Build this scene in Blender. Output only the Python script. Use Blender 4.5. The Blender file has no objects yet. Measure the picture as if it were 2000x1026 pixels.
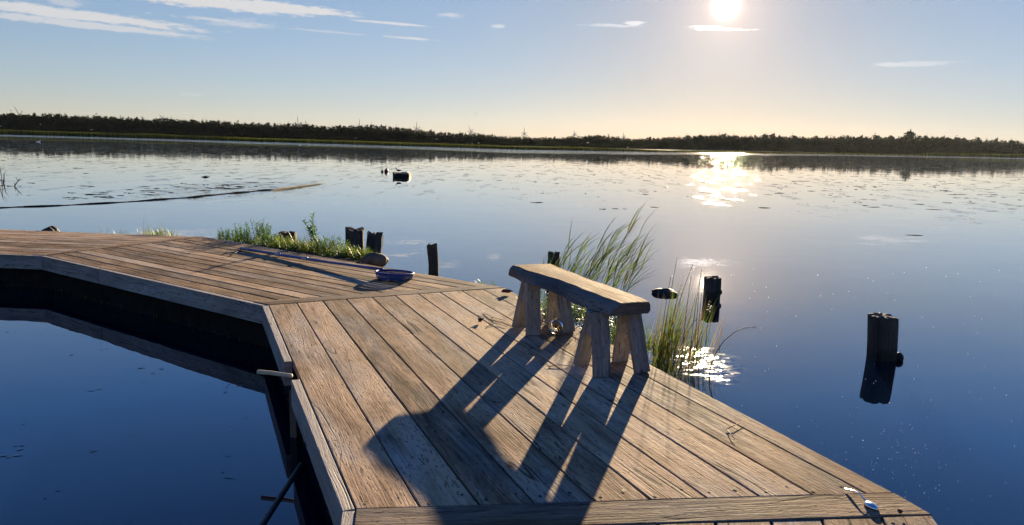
import bpy, bmesh, math, random
import numpy as np
from mathutils import Vector, Matrix

# ------------------------------------------------------------------ camera, sky, sun, exposure
sc = bpy.context.scene
COL = sc.collection
R_ = math.radians
HW = 1.86                       # eye height above the water (z = 0)
ZD = 0.41                       # top of the jetty deck
FPX, CX, CY = 1444.0, 1000.0, 513.0
PITCH, ROLL = R_(9.09), R_(1.375)
fwd = Vector((0, math.cos(PITCH), -math.sin(PITCH)))
rgt0 = Vector((1, 0, 0)); up0 = rgt0.cross(fwd)
rgt = rgt0 * math.cos(ROLL) + up0 * math.sin(ROLL)
upv = rgt.cross(fwd)
camd = bpy.data.cameras.new('camera'); cam = bpy.data.objects.new('camera', camd)
COL.objects.link(cam); sc.camera = cam
cam.matrix_world = Matrix(((rgt.x, upv.x, -fwd.x, 0), (rgt.y, upv.y, -fwd.y, 0),
                           (rgt.z, upv.z, -fwd.z, HW), (0, 0, 0, 1)))
camd.sensor_width = 36; camd.lens = 36 * FPX / 2000
camd.clip_start = 0.05; camd.clip_end = 20000

SUN_AZ, SUN_EL = R_(15.08), R_(10.04)
SUN = Vector((math.sin(SUN_AZ) * math.cos(SUN_EL), math.cos(SUN_AZ) * math.cos(SUN_EL), math.sin(SUN_EL)))
sc.view_settings.view_transform = 'Standard'; sc.view_settings.look = 'None'
sc.view_settings.gamma = 1; sc.view_settings.exposure = 2.0
sc.render.engine = 'CYCLES'
sc.cycles.use_denoising = True
sc.cycles.max_bounces = 8; sc.cycles.transparent_max_bounces = 12
sc.cycles.sample_clamp_indirect = 6

sl = bpy.data.lights.new('sun', 'SUN'); sl.energy = 5.0; sl.angle = R_(0.5); sl.color = (1.0, 0.79, 0.50)
so = bpy.data.objects.new('sun', sl); COL.objects.link(so)
so.rotation_euler = (-SUN).to_track_quat('-Z', 'Y').to_euler(); so.location = (3, 12, 6)


class NT:
    """small wrapper for building node trees"""
    def __init__(s, tree): s.t = tree; s.n = tree.nodes; s.l = tree.links
    def new(s, typ, **kw):
        nd = s.n.new(typ)
        for k, v in kw.items(): setattr(nd, k, v)
        return nd
    def put(s, inp, v):
        if isinstance(v, bpy.types.NodeSocket): s.l.new(v, inp)
        elif v is not None: inp.default_value = v
    def m(s, op, a, b=None, c=None, clamp=False):
        nd = s.new('ShaderNodeMath', operation=op, use_clamp=clamp)
        for i, v in enumerate((a, b, c)):
            if v is not None: s.put(nd.inputs[i], v)
        return nd.outputs[0]
    def v(s, op, a, b=None, scale=None):
        nd = s.new('ShaderNodeVectorMath', operation=op)
        s.put(nd.inputs[0], a)
        if b is not None: s.put(nd.inputs[1], b)
        if scale is not None: s.put(nd.inputs[3], scale)
        return nd.outputs['Value'] if op in ('DOT_PRODUCT', 'LENGTH', 'DISTANCE') else nd.outputs[0]
    def sep(s, a): nd = s.new('ShaderNodeSeparateXYZ'); s.put(nd.inputs[0], a); return nd.outputs
    def comb(s, x, y, z):
        nd = s.new('ShaderNodeCombineXYZ')
        for i, q in enumerate((x, y, z)): s.put(nd.inputs[i], q)
        return nd.outputs[0]
    def noise(s, vec, scale=1, detail=2, rough=.5, dist=0, out='Fac'):
        nd = s.new('ShaderNodeTexNoise'); s.put(nd.inputs['Vector'], vec)
        s.put(nd.inputs['Scale'], scale); s.put(nd.inputs['Detail'], detail)
        s.put(nd.inputs['Roughness'], rough); s.put(nd.inputs['Distortion'], dist)
        return nd.outputs[out]
    def ramp(s, f, *stops, interp='LINEAR'):
        nd = s.new('ShaderNodeValToRGB'); s.put(nd.inputs[0], f); cr = nd.color_ramp; cr.interpolation = interp
        while len(cr.elements) < len(stops): cr.elements.new(.5)
        for e, (p, c) in zip(cr.elements, stops):
            e.position = p; e.color = (*c, 1) if len(c) == 3 else c
        return nd.outputs[0]
    def sm(s, f, a, b, lo=0., hi=1.):
        nd = s.new('ShaderNodeMapRange', interpolation_type='SMOOTHSTEP'); s.put(nd.inputs[0], f)
        s.put(nd.inputs[1], a); s.put(nd.inputs[2], b); s.put(nd.inputs[3], lo); s.put(nd.inputs[4], hi)
        return nd.outputs[0]
    def mix(s, f, a, b, blend='MIX'):
        nd = s.new('ShaderNodeMix', data_type='RGBA', blend_type=blend)
        s.put(nd.inputs[0], f); s.put(nd.inputs[6], a); s.put(nd.inputs[7], b); return nd.outputs[2]


def c4(c): return (c[0], c[1], c[2], 1)


# ---- world: Nishita daylight, bright haze round the sun, thin cirrus
world = bpy.data.worlds.new('World'); sc.world = world; world.use_nodes = True
W = NT(world.node_tree)
bg = W.n['Background']; bg.inputs[1].default_value = 0.1
sky = W.new('ShaderNodeTexSky', sky_type='NISHITA'); sky.sun_disc = False
sky.sun_elevation = SUN_EL; sky.sun_rotation = SUN_AZ
sky.air_density = 1.0; sky.dust_density = 0.05; sky.ozone_density = 3.0
dirv = W.new('ShaderNodeTexCoord').outputs['Generated']
dirv = W.v('NORMALIZE', dirv)
# tone: soft shoulder so the glare near the sun stays inside the exposure
lum = W.v('DOT_PRODUCT', sky.outputs[0], (.25, .6, .15))
SKY_B = 0.2
c1 = W.v('SCALE', sky.outputs[0], scale=W.m('DIVIDE', 1.0, W.m('ADD', W.m('MULTIPLY', lum, SKY_B), 1.0)))
c2 = W.v('DIVIDE', sky.outputs[0], W.v('ADD', W.v('SCALE', sky.outputs[0], scale=SKY_B), (1, 1, 1)))
base = W.v('MULTIPLY', W.mix(0.5, c1, c2), (.50, .475, .535))
xyz = W.sep(dirv)
el = W.m('MULTIPLY', W.m('ARCSINE', xyz[2]), 180 / math.pi)
az = W.m('MULTIPLY', W.m('ARCTAN2', xyz[0], xyz[1]), 180 / math.pi)
ct = W.m('MINIMUM', W.v('DOT_PRODUCT', dirv, tuple(SUN)), 0.9999999)
th = W.m('MULTIPLY', W.m('ARCCOSINE', ct), 180 / math.pi)


def azel(x, y):
    d = (fwd * FPX + rgt * (x - CX) - upv * (y - CY)).normalized()
    return math.degrees(math.atan2(d.x, d.y)), math.degrees(math.asin(d.z))


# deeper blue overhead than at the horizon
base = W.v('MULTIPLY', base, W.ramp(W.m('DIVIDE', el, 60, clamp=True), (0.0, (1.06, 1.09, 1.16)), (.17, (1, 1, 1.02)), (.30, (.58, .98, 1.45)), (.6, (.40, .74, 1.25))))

warm = W.m('EXPONENT', W.m('MULTIPLY', W.m('POWER', W.m('DIVIDE', th, 13.), 1.6), -1))
base = W.mix(warm, base, W.v('MULTIPLY', base, (1.08, .92, .78)))

# cirrus: wispy noise inside long soft lenses
caz = W.comb(W.m('MULTIPLY', az, .55), W.m('MULTIPLY', W.m('ADD', el, W.m('MULTIPLY', az, .012)), 3.4), 0)
wisp = W.noise(caz, 1.0, 8, .62, .35)
fine = W.noise(W.comb(W.m('MULTIPLY', az, 1.6), W.m('MULTIPLY', el, 6.0), 3.1), 1.0, 6, .65, .6)
wsum = W.m('ADD', W.m('MULTIPLY', wisp, .6), W.m('MULTIPLY', fine, .4))
total = None
for (x, y, w, h, slope, dens, lo, hi) in (
        (430, 6, 230, 15, .045, 1.1, .34, .62), (560, 15, 130, 9, .06, 1.3, .30, .58), (130, 27, 250, 11, .06, .95, .30, .64),
        (150, 47, 250, 8, .05, .75, .30, .66), (470, 46, 90, 12, .02, .60, .44, .64), (430, 40, 130, 4, .05, .7, .40, .62),
        (765, 46, 75, 2.6, .06, .8, .30, .55), (800, 75, 60, 2.4, .06, .75, .30, .55), (885, 30, 38, 6, .0, .55, .42, .62),
        (972, 51, 18, 4, .0, .6, .36, .6), (640, 62, 90, 2.2, .05, .45, .3, .6), (1195, 50, 70, 3.5, .04, .4, .34, .6),
        (1238, 46, 24, 5, .05, .55, .30, .55), (1405, 57, 66, 4, .05, .9, .36, .60), (1380, 53, 50, 3.5, .05, .7, .38, .62), (1782, 125, 66, 5, .03, .42, .30, .54),
        (130, 5, 40, 10, .0, .5, .4, .65), (375, 184, 26, 4, 0, .25, .35, .6)):
    a0, e0 = azel(x, y)
    k = 28.0                                     # pixels per degree in the photograph
    dx = W.m('DIVIDE', W.m('SUBTRACT', az, a0), w / k)
    dy = W.m('DIVIDE', W.m('ADD', W.m('SUBTRACT', el, e0), W.m('MULTIPLY', W.m('SUBTRACT', az, a0), slope - .024)), h / k)
    r2 = W.m('ADD', W.m('MULTIPLY', dx, dx), W.m('MULTIPLY', dy, dy))
    g = W.m('EXPONENT', W.m('MULTIPLY', r2, -1.0))
    thr = W.m('SUBTRACT', hi, W.m('MULTIPLY', g, hi - lo + .12))
    cl = W.sm(wsum, thr, W.m('ADD', thr, .22), 0., dens)
    cl = W.m('MULTIPLY', cl, W.sm(g, .06, .4))
    total = cl if total is None else W.m('MAXIMUM', total, cl)
total = W.m('MINIMUM', total, 1.0)
bright = W.m('ADD', .62, W.m('MULTIPLY', W.m('EXPONENT', W.m('MULTIPLY', th, -.12)), .9))
ccol = W.v('SCALE', (2.9, 2.85, 2.85), scale=bright)
base = W.mix(W.m('MULTIPLY', total, .9), base, ccol)
glow = W.v('ADD', W.v('SCALE', (30, 26, 20), scale=W.m('EXPONENT', W.m('MULTIPLY', W.m('POWER', W.m('DIVIDE', th, .36), 4), -1))),
           W.v('ADD', W.v('ADD', W.v('SCALE', (6.5, 5.6, 4.0), scale=W.m('EXPONENT', W.m('MULTIPLY', W.m('POWER', W.m('DIVIDE', th, .66), 2), -1))), W.v('SCALE', (1.7, 1.15, .75), scale=W.m('EXPONENT', W.m('MULTIPLY', th, -1 / 2.4)))),
               W.v('SCALE', (.22, .13, .06), scale=W.m('EXPONENT', W.m('MULTIPLY', th, -1 / 5.)))))
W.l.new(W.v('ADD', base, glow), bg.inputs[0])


# ------------------------------------------------------------------ helpers
def P(x, y, z):
    """point on the level z that the photograph shows at pixel (x, y)"""
    d = fwd * FPX + rgt * (x - CX) - upv * (y - CY)
    t = (z - HW) / d.z
    return Vector((0, 0, HW)) + d * t


def PD(x, y, dist):
    d = fwd * FPX + rgt * (x - CX) - upv * (y - CY)
    return Vector((0, 0, HW)) + d * (dist / d.y)


class MB:
    def __init__(s): s.v = []; s.f = []; s.uv = []; s.tone = []; s.mi = []; s.smooth = []
    def face(s, pts, uv=None, tone=.5, mi=0, smooth=False):
        b = len(s.v); s.v.extend([tuple(p) for p in pts]); s.f.append(tuple(range(b, b + len(pts))))
        s.uv.append(uv if uv else [(0, 0)] * len(pts)); s.tone.append(tone); s.mi.append(mi); s.smooth.append(smooth)
    def idx(s, verts, faces, uvs=None, tone=.5, mi=0, smooth=True):
        b = len(s.v); s.v.extend([tuple(p) for p in verts])
        for k, f in enumerate(faces):
            s.f.append(tuple(b + i for i in f))
            s.uv.append([uvs[i] for i in f] if uvs else [(0, 0)] * len(f)); s.tone.append(tone); s.mi.append(mi); s.smooth.append(smooth)
    def tube(s, pts, rad, seg=8, tone=.5, mi=0, cap=True, closed=False):
        pts = [Vector(p) for p in pts]; n = len(pts)
        if not hasattr(rad, '__len__'): rad = [rad] * n
        vs = []; up = Vector((0, 0, 1)); L = 0; uvs = []
        for i, p in enumerate(pts):
            if closed: t = pts[(i + 1) % n] - pts[i - 1]
            else: t = pts[min(i + 1, n - 1)] - pts[max(i - 1, 0)]
            t.normalize()
            a = t.cross(up)
            if a.length < .05: a = t.cross(Vector((1, 0, 0)))
            a.normalize(); b = a.cross(t)
            if i: L += (pts[i] - pts[i - 1]).length
            for k in range(seg):
                an = 2 * math.pi * k / seg
                vs.append(p + (a * math.cos(an) + b * math.sin(an)) * rad[i]); uvs.append((L, rad[i] * an))
        fs = []
        for i in range(n if closed else n - 1):
            j = (i + 1) % n
            for k in range(seg):
                k2 = (k + 1) % seg
                fs.append((i * seg + k, i * seg + k2, j * seg + k2, j * seg + k))
        if cap and not closed:
            fs.append(tuple(range(seg))[::-1]); fs.append(tuple((n - 1) * seg + k for k in range(seg)))
        s.idx(vs, fs, uvs, tone, mi)
    def loft(s, rings, tone=.5, mi=0, cap=True, smooth=False, uvf=None):
        n = len(rings); m = len(rings[0]); vs = [Vector(p) for r in rings for p in r]; uvs = []
        for i, r in enumerate(rings):
            acc = 0
            for k, p in enumerate(r):
                if k: acc += (Vector(p) - Vector(r[k - 1])).length
                uvs.append(uvf(i, k, acc) if uvf else (i * .1, acc))
        fs = []
        for i in range(n - 1):
            for k in range(m):
                k2 = (k + 1) % m
                fs.append((i * m + k, i * m + k2, (i + 1) * m + k2, (i + 1) * m + k))
        if cap:
            fs.append(tuple(range(m))[::-1]); fs.append(tuple((n - 1) * m + k for k in range(m)))
        s.idx(vs, fs, uvs, tone, mi, smooth)
    def build(s, name, mats, parent=None, loc=None, autosmooth=None):
        me = bpy.data.meshes.new(name); v = s.v
        if loc is not None: v = [(p[0] - loc[0], p[1] - loc[1], p[2] - loc[2]) for p in v]
        me.from_pydata(v, [], s.f)
        for m_ in (mats if isinstance(mats, (list, tuple)) else [mats]): me.materials.append(m_)
        ul = me.uv_layers.new(name='grain')
        ul.data.foreach_set('uv', [q for fu in s.uv for p in fu for q in p])
        ta = me.attributes.new('tone', 'FLOAT', 'FACE'); ta.data.foreach_set('value', s.tone)
        me.polygons.foreach_set('material_index', s.mi)
        me.polygons.foreach_set('use_smooth', s.smooth)
        me.update()
        o = bpy.data.objects.new(name, me); COL.objects.link(o)
        if loc is not None and parent is None: o.location = loc
        if parent is not None: o.parent = parent
        return o


def fast_mesh(name, V, F, mat, tone=None, parent=None):
    """numpy arrays: V (n,3), F (m,k) -> one object"""
    me = bpy.data.meshes.new(name); V = np.asarray(V, dtype=np.float32); F = np.asarray(F, dtype=np.int32)
    me.vertices.add(len(V)); me.vertices.foreach_set('co', V.ravel())
    k = F.shape[1]; me.loops.add(F.size); me.loops.foreach_set('vertex_index', F.ravel())
    me.polygons.add(len(F)); me.polygons.foreach_set('loop_start', np.arange(0, F.size, k, dtype=np.int32))
    me.polygons.foreach_set('loop_total', np.full(len(F), k, dtype=np.int32))
    if tone is not None:
        a = me.attributes.new('tone', 'FLOAT', 'FACE'); a.data.foreach_set('value', np.asarray(tone, dtype=np.float32))
    me.materials.append(mat); me.update(calc_edges=True); me.validate()
    o = bpy.data.objects.new(name, me); COL.objects.link(o)
    if parent is not None: o.parent = parent
    return o


def tag(o, label=None, cat=None, group=None, kind=None):
    if label: o['label'] = label
    if cat: o['category'] = cat
    if group: o['group'] = group
    if kind: o['kind'] = kind
    return o


def thing(name, label, cat, loc=(0, 0, 0), group=None):
    o = bpy.data.objects.new(name, None); COL.objects.link(o); o.location = loc; o.empty_display_size = .1
    return tag(o, label, cat, group)


# ------------------------------------------------------------------ materials
def newmat(name):
    m = bpy.data.materials.new(name); m.use_nodes = True
    T = NT(m.node_tree); return m, T, T.n['Principled BSDF'], T.n['Material Output']


def simple(name, col, rough=.6, spec=.4, metal=0., bump=0., bscale=30., var=.3, vscale=8.):
    m, T, b, o = newmat(name)
    co = T.new('ShaderNodeTexCoord').outputs['Object']
    n = T.noise(co, vscale, 4, .6)
    lo = tuple(max(0, q * (1 - var)) for q in col); hi = tuple(q * (1 + var) for q in col)
    T.put(b.inputs['Base Color'], T.ramp(n, (.3, lo), (.7, hi)))
    T.put(b.inputs['Roughness'], T.sm(T.noise(co, vscale * 2.3, 3), .3, .7, max(.02, rough - .08), min(1, rough + .08)))
    b.inputs['Specular IOR Level'].default_value = spec; b.inputs['Metallic'].default_value = metal
    if bump:
        bn = T.new('ShaderNodeBump'); bn.inputs['Strength'].default_value = 1; bn.inputs['Distance'].default_value = bump
        T.put(bn.inputs['Height'], T.noise(co, bscale, 5, .6)); T.l.new(bn.outputs[0], b.inputs['Normal'])
    return m


def wood(name, dark, mid, light, rough=.62, spec=.35, bump=.004, crack=1., spots=1., knots=1.):
    m, T, b, o = newmat(name)
    uv = T.new('ShaderNodeUVMap', uv_map='grain').outputs[0]
    tone = T.new('ShaderNodeAttribute', attribute_name='tone').outputs['Fac']
    wob = T.noise(T.v('MULTIPLY', uv, (1.1, 2.5, 1)), 1, 2, .5, 0, 'Color')
    uvw = T.v('ADD', uv, T.v('MULTIPLY', T.v('SUBTRACT', wob, (.5, .5, .5)), (.0, .055, 0)))
    # knots push the grain aside
    vor = T.new('ShaderNodeTexVoronoi'); T.put(vor.inputs['Vector'], T.v('MULTIPLY', uv, (1.25, 3.6, 1))); vor.inputs['Scale'].default_value = 1
    vcol = T.sep(vor.outputs['Color'])[0]
    kd = T.m('ADD', vor.outputs['Distance'], T.m('MULTIPLY', T.m('LESS_THAN', vcol, .55), 5))
    kpush = T.m('EXPONENT', T.m('MULTIPLY', T.m('MULTIPLY', kd, kd), -45))
    bands = T.noise(T.v('ADD', T.v('MULTIPLY', uvw, (.55, 15, 1)), T.comb(0, T.m('MULTIPLY', kpush, 1.6), 0)), 1, 3, .55, .25)
    rings = T.m('PINGPONG', T.m('MULTIPLY', bands, 9), .5)
    fib = T.noise(T.v('MULTIPLY', uvw, (5, 150, 1)), 1, 3, .6)
    fib2 = T.noise(T.v('MULTIPLY', uvw, (2.2, 48, 1)), 1, 4, .6)
    blot = T.noise(T.v('MULTIPLY', uv, (1.5, 5, 1)), 1, 6, .68, .4)
    f = T.m('ADD', T.m('MULTIPLY', bands, .35), T.m('ADD', T.m('MULTIPLY', fib2, .34), T.m('MULTIPLY', rings, .20)))
    f = T.m('ADD', f, .065)
    f = T.m('ADD', f, T.m('MULTIPLY', T.m('SUBTRACT', blot, .5), 1.15))
    f = T.m('ADD', f, T.m('MULTIPLY', T.m('SUBTRACT', tone, .5), .6))
    col = T.ramp(f, (.22, dark), (.46, mid), (.72, light))
    # weathering cracks that follow the grain
    cn = T.noise(T.v('MULTIPLY', uvw, (.45, 5.2, 1)), 1, 2, .45)
    ck = T.m('ABSOLUTE', T.m('SUBTRACT', cn, .5))
    ckm = T.noise(T.v('MULTIPLY', uv, (1.6, 3, 1)), 1, 2)
    ckw = T.sm(ckm, .45, .66, .0005, .011 * crack)
    ckj = T.m('ADD', ck, T.m('MULTIPLY', T.m('SUBTRACT', fib2, .5), .012))
    crackf = T.sm(ckj, 0., ckw, 1., 0.)
    col = T.mix(T.m('MULTIPLY', crackf, .85), col, c4((.018, .013, .011)))
    gr = T.new('ShaderNodeRGBToBW'); T.put(gr.inputs[0], col); gv = T.v('SCALE', T.v('MULTIPLY', T.comb(1, 1, 1), (1.06, 1.0, .94)), scale=gr.outputs[0])
    gf = T.sm(T.noise(T.v('ADD', T.v('MULTIPLY', uv, (.7, 2.6, 1)), (7, 3, 0)), 1, 5, .6, .5), .42, .66, 0, .6)
    col = T.mix(gf, col, gv)
    # short dark checks and dents
    sp = T.noise(T.v('MULTIPLY', uvw, (22, 75, 1)), 1, 2, .5)
    spf = T.m('MULTIPLY', T.sm(sp, .585, .66), T.sm(blot, .42, .62, .15, spots))
    sp2 = T.noise(T.v('MULTIPLY', uvw, (7, 60, 1)), 1, 3, .55)
    spf = T.m('MAXIMUM', spf, T.sm(sp2, .60, .68, 0, spots))
    col = T.mix(T.m('MULTIPLY', spf, .75), col, c4((.02, .015, .012)))
    kf = T.m('MULTIPLY', T.sm(kd, .05, .085, knots, 0.), .85)
    col = T.mix(kf, col, c4((.035, .022, .016)))
    T.put(b.inputs['Base Color'], col)
    T.put(b.inputs['Roughness'], T.sm(fib2, .3, .7, rough - .1, rough + .1))
    b.inputs['Specular IOR Level'].default_value = spec; b.inputs['Diffuse Roughness'].default_value = .15
    h = T.m('ADD', T.m('MULTIPLY', fib, .15), T.m('ADD', T.m('MULTIPLY', fib2, .24), T.m('MULTIPLY', rings, .35)))
    h = T.m('ADD', h, T.m('MULTIPLY', T.noise(T.v('MULTIPLY', uv, (12, 26, 1)), 1, 4, .6), .45))
    h = T.m('SUBTRACT', h, T.m('MULTIPLY', crackf, .35)); h = T.m('SUBTRACT', h, T.m('MULTIPLY', spf, .25))
    h = T.m('ADD', h, T.m('MULTIPLY', T.noise(T.v('MULTIPLY', uvw, (40, 95, 1)), 1, 3, .6), .35))
    bn = T.new('ShaderNodeBump'); bn.inputs['Strength'].default_value = 1; bn.inputs['Distance'].default_value = bump
    T.put(bn.inputs['Height'], h); T.l.new(bn.outputs[0], b.inputs['Normal'])
    return m


def leafmat(name, cols, trans=.5, rough=.45, spec=.3):
    m, T, b, o = newmat(name)
    tone = T.new('ShaderNodeAttribute', attribute_name='tone').outputs['Fac']
    col = T.ramp(tone, *[(i / (len(cols) - 1), c) for i, c in enumerate(cols)])
    T.put(b.inputs['Base Color'], col); b.inputs['Roughness'].default_value = rough; b.inputs['Specular IOR Level'].default_value = spec
    tr = T.new('ShaderNodeBsdfTranslucent'); T.put(tr.inputs[0], T.v('MULTIPLY', col, (1.5, 1.45, .8)))
    mx = T.new('ShaderNodeMixShader'); mx.inputs[0].default_value = trans
    T.l.new(b.outputs[0], mx.inputs[1]); T.l.new(tr.outputs[0], mx.inputs[2]); T.l.new(mx.outputs[0], o.inputs[0])
    return m


M = {}
M['deck'] = wood('weathered_deck_wood', (.085, .053, .033), (.265, .172, .104), (.48, .335, .215), rough=.85, spec=.05)
M['joint'] = wood('weathered_joint_wood', (.085, .054, .034), (.20, .13, .082), (.34, .235, .155), rough=.85, spec=.05)
M['fascia'] = wood('fascia_wood', (.16, .13, .105), (.27, .225, .19), (.38, .33, .28), rough=.7, bump=.003)
M['seat'] = wood('bench_seat_wood', (.10, .052, .024), (.21, .115, .055), (.34, .20, .105), rough=.85, spec=.05, crack=.7, spots=.8)
M['bark'] = wood('live_edge_wood', (.05, .037, .03), (.10, .078, .062), (.17, .14, .115), rough=.8, bump=.007)
M['leg'] = wood('bench_leg_wood', (.105, .09, .076), (.215, .19, .165), (.34, .305, .27), rough=.7, crack=.8)
M['post'] = wood('wet_post_wood', (.010, .009, .008), (.026, .022, .019), (.055, .046, .038), rough=.7, spec=.15, bump=.008)
_m = M['post']; _T = NT(_m.node_tree); _b = _T.n['Principled BSDF']; _src = _b.inputs['Base Color'].links[0].from_socket
_co = _T.new('ShaderNodeTexCoord').outputs['Object']; _z = _T.m('ADD', _T.sep(_co)[2], _T.m('MULTIPLY', _T.noise(_co, 14, 3), .10))
_T.put(_b.inputs['Base Color'], _T.mix(_T.sm(_z, .10, .20), _T.mix(.5, _src, c4((.006, .009, .006))), _T.v('MULTIPLY', _src, (2.6, 2.5, 2.4))))
_T.put(_b.inputs['Roughness'], _T.sm(_z, .10, .20, .35, .85))
M['posttop'] = wood('post_top_wood', (.06, .045, .033), (.13, .10, .075), (.22, .175, .135), rough=.85, spec=.1, bump=.004)
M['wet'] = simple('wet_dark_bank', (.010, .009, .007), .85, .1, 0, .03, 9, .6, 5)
M['earth'] = simple('dark_earth', (.035, .026, .018), .95, .1, 0, .02, 18, .4, 5)
M['rock'] = simple('dark_rock', (.022, .020, .019), .7, .3, 0, .02, 14, .5, 6)
M['brownrock'] = simple('brown_rock', (.14, .085, .05), .8, .25, 0, .015, 14, .45, 7)
M['blue'] = simple('blue_pole', (.007, .042, .18), .35, .5, 0, .0, 30, .15, 4)
M['bluenet'] = simple('blue_rim', (.004, .032, .17), .6, .2, 0, .001, 60, .25, 9)
M['white'] = simple('pale_plastic', (.20, .25, .33), .4, .5, 0, 0, 30, .1, 4)
M['steel'] = simple('spoon_steel', (.75, .74, .72), .24, .5, 1., 0, 30, .05, 20)
M['peg'] = wood('peeled_stick', (.42, .30, .17), (.60, .45, .27), (.72, .58, .38), rough=.6, crack=.4, spots=.3, knots=.3, bump=.001)
M['twig'] = simple('dry_twig', (.075, .050, .034), .8, .2, 0, .001, 90, .4, 30)
M['nail'] = simple('nail_hole', (.012, .010, .009), .8, .2)
M['red'] = simple('red_buoy', (.20, .018, .025), .45, .4)
M['black'] = simple('black_rubber', (.010, .010, .011), .6, .4)
M['raftwood'] = simple('raft_wood', (.030, .024, .020), .75, .3, 0, .004, 20, .4, 6)
M['raftend'] = simple('sunlit_orange_wood', (.34, .13, .05), .7, .3, 0, .002, 20, .3, 8)  # orange sunlight on the raft's end boards, put into the base colour
M['panel'] = simple('blue_grey_panel', (.18, .26, .38), .5, .4)
M['gull'] = simple('gull_white', (.75, .75, .74), .7, .2)
M['duck'] = simple('dark_feathers', (.03, .026, .024), .7, .2)
M['grey'] = simple('turbine_paint', (.20, .21, .23), .8, .05)
M['pinebark'] = simple('pine_bark', (.06, .04, .028), .9, .1)
M['land'] = simple('far_land', (.035, .045, .02), .95, .1, 0, .0, 1, .4, .03)
M['pine'] = leafmat('pine_needles', [(.007, .012, .010), (.015, .024, .017), (.030, .043, .026)], .10, .9, .0)
M['reedbelt'] = leafmat('reed_belt_leaves', [(.022, .030, .010), (.04, .052, .016), (.075, .09, .032)], .3, .9, .0)
M['grass'] = leafmat('backlit_grass', [(.022, .048, .008), (.05, .095, .015), (.10, .14, .03), (.24, .21, .09)], .42, .45, .35)
M['weed'] = leafmat('weed_leaves', [(.025, .07, .010), (.055, .12, .018), (.10, .17, .03)], .5, .45, .35)
M['reed'] = leafmat('reed_leaves', [(.05, .04, .016), (.022, .045, .010), (.045, .085, .016), (.085, .12, .028), (.20, .17, .06)], .42, .42, .35)
M['dry'] = leafmat('dry_stalks', [(.05, .036, .020), (.12, .09, .045), (.30, .24, .12)], .35, .6, .25)
M['paledry'] = leafmat('pale_dry_reeds', [(.14, .12, .08), (.42, .37, .26), (.66, .60, .46)], .4, .6, .2)
M['scum'] = simple('floating_weed', (.020, .019, .015), .9, .0, 0, .0, 30, .4, 2)
M['poolscum'] = simple('pool_film', (.008, .014, .026), .10, 1.0, 0, .0015, 30, .4, 9)
M['fleck'] = simple('white_flecks', (.75, .75, .72), .7, .3)


def glassmat():
    m, T, b, o = newmat('clear_glass')
    tr = T.new('ShaderNodeBsdfTransparent'); tr.inputs[0].default_value = (.74, .70, .60, 1)
    gl = T.new('ShaderNodeBsdfGlossy'); gl.inputs['Roughness'].default_value = .22
    fr = T.new('ShaderNodeFresnel'); fr.inputs[0].default_value = 1.5; mx = T.new('ShaderNodeMixShader')
    T.l.new(fr.outputs[0], mx.inputs[0]); T.l.new(tr.outputs[0], mx.inputs[1]); T.l.new(gl.outputs[0], mx.inputs[2]); T.l.new(mx.outputs[0], o.inputs[0])
    return m


M['glass'] = glassmat()


def netmat():
    m, T, b, o = newmat('blue_netting')
    uv = T.sep(T.new('ShaderNodeUVMap', uv_map='grain').outputs[0])
    a = T.m('PINGPONG', T.m('MULTIPLY', uv[0], 70), .5); c = T.m('PINGPONG', T.m('MULTIPLY', uv[1], 70), .5)
    k = T.m('LESS_THAN', T.m('MINIMUM', a, c), .30)
    b.inputs['Base Color'].default_value = (.004, .03, .155, 1); b.inputs['Roughness'].default_value = .6
    tr = T.new('ShaderNodeBsdfTransparent'); mx = T.new('ShaderNodeMixShader')
    T.l.new(k, mx.inputs[0]); T.l.new(tr.outputs[0], mx.inputs[1]); T.l.new(b.outputs[0], mx.inputs[2]); T.l.new(mx.outputs[0], o.inputs[0])
    return m


M['net'] = netmat()


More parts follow.
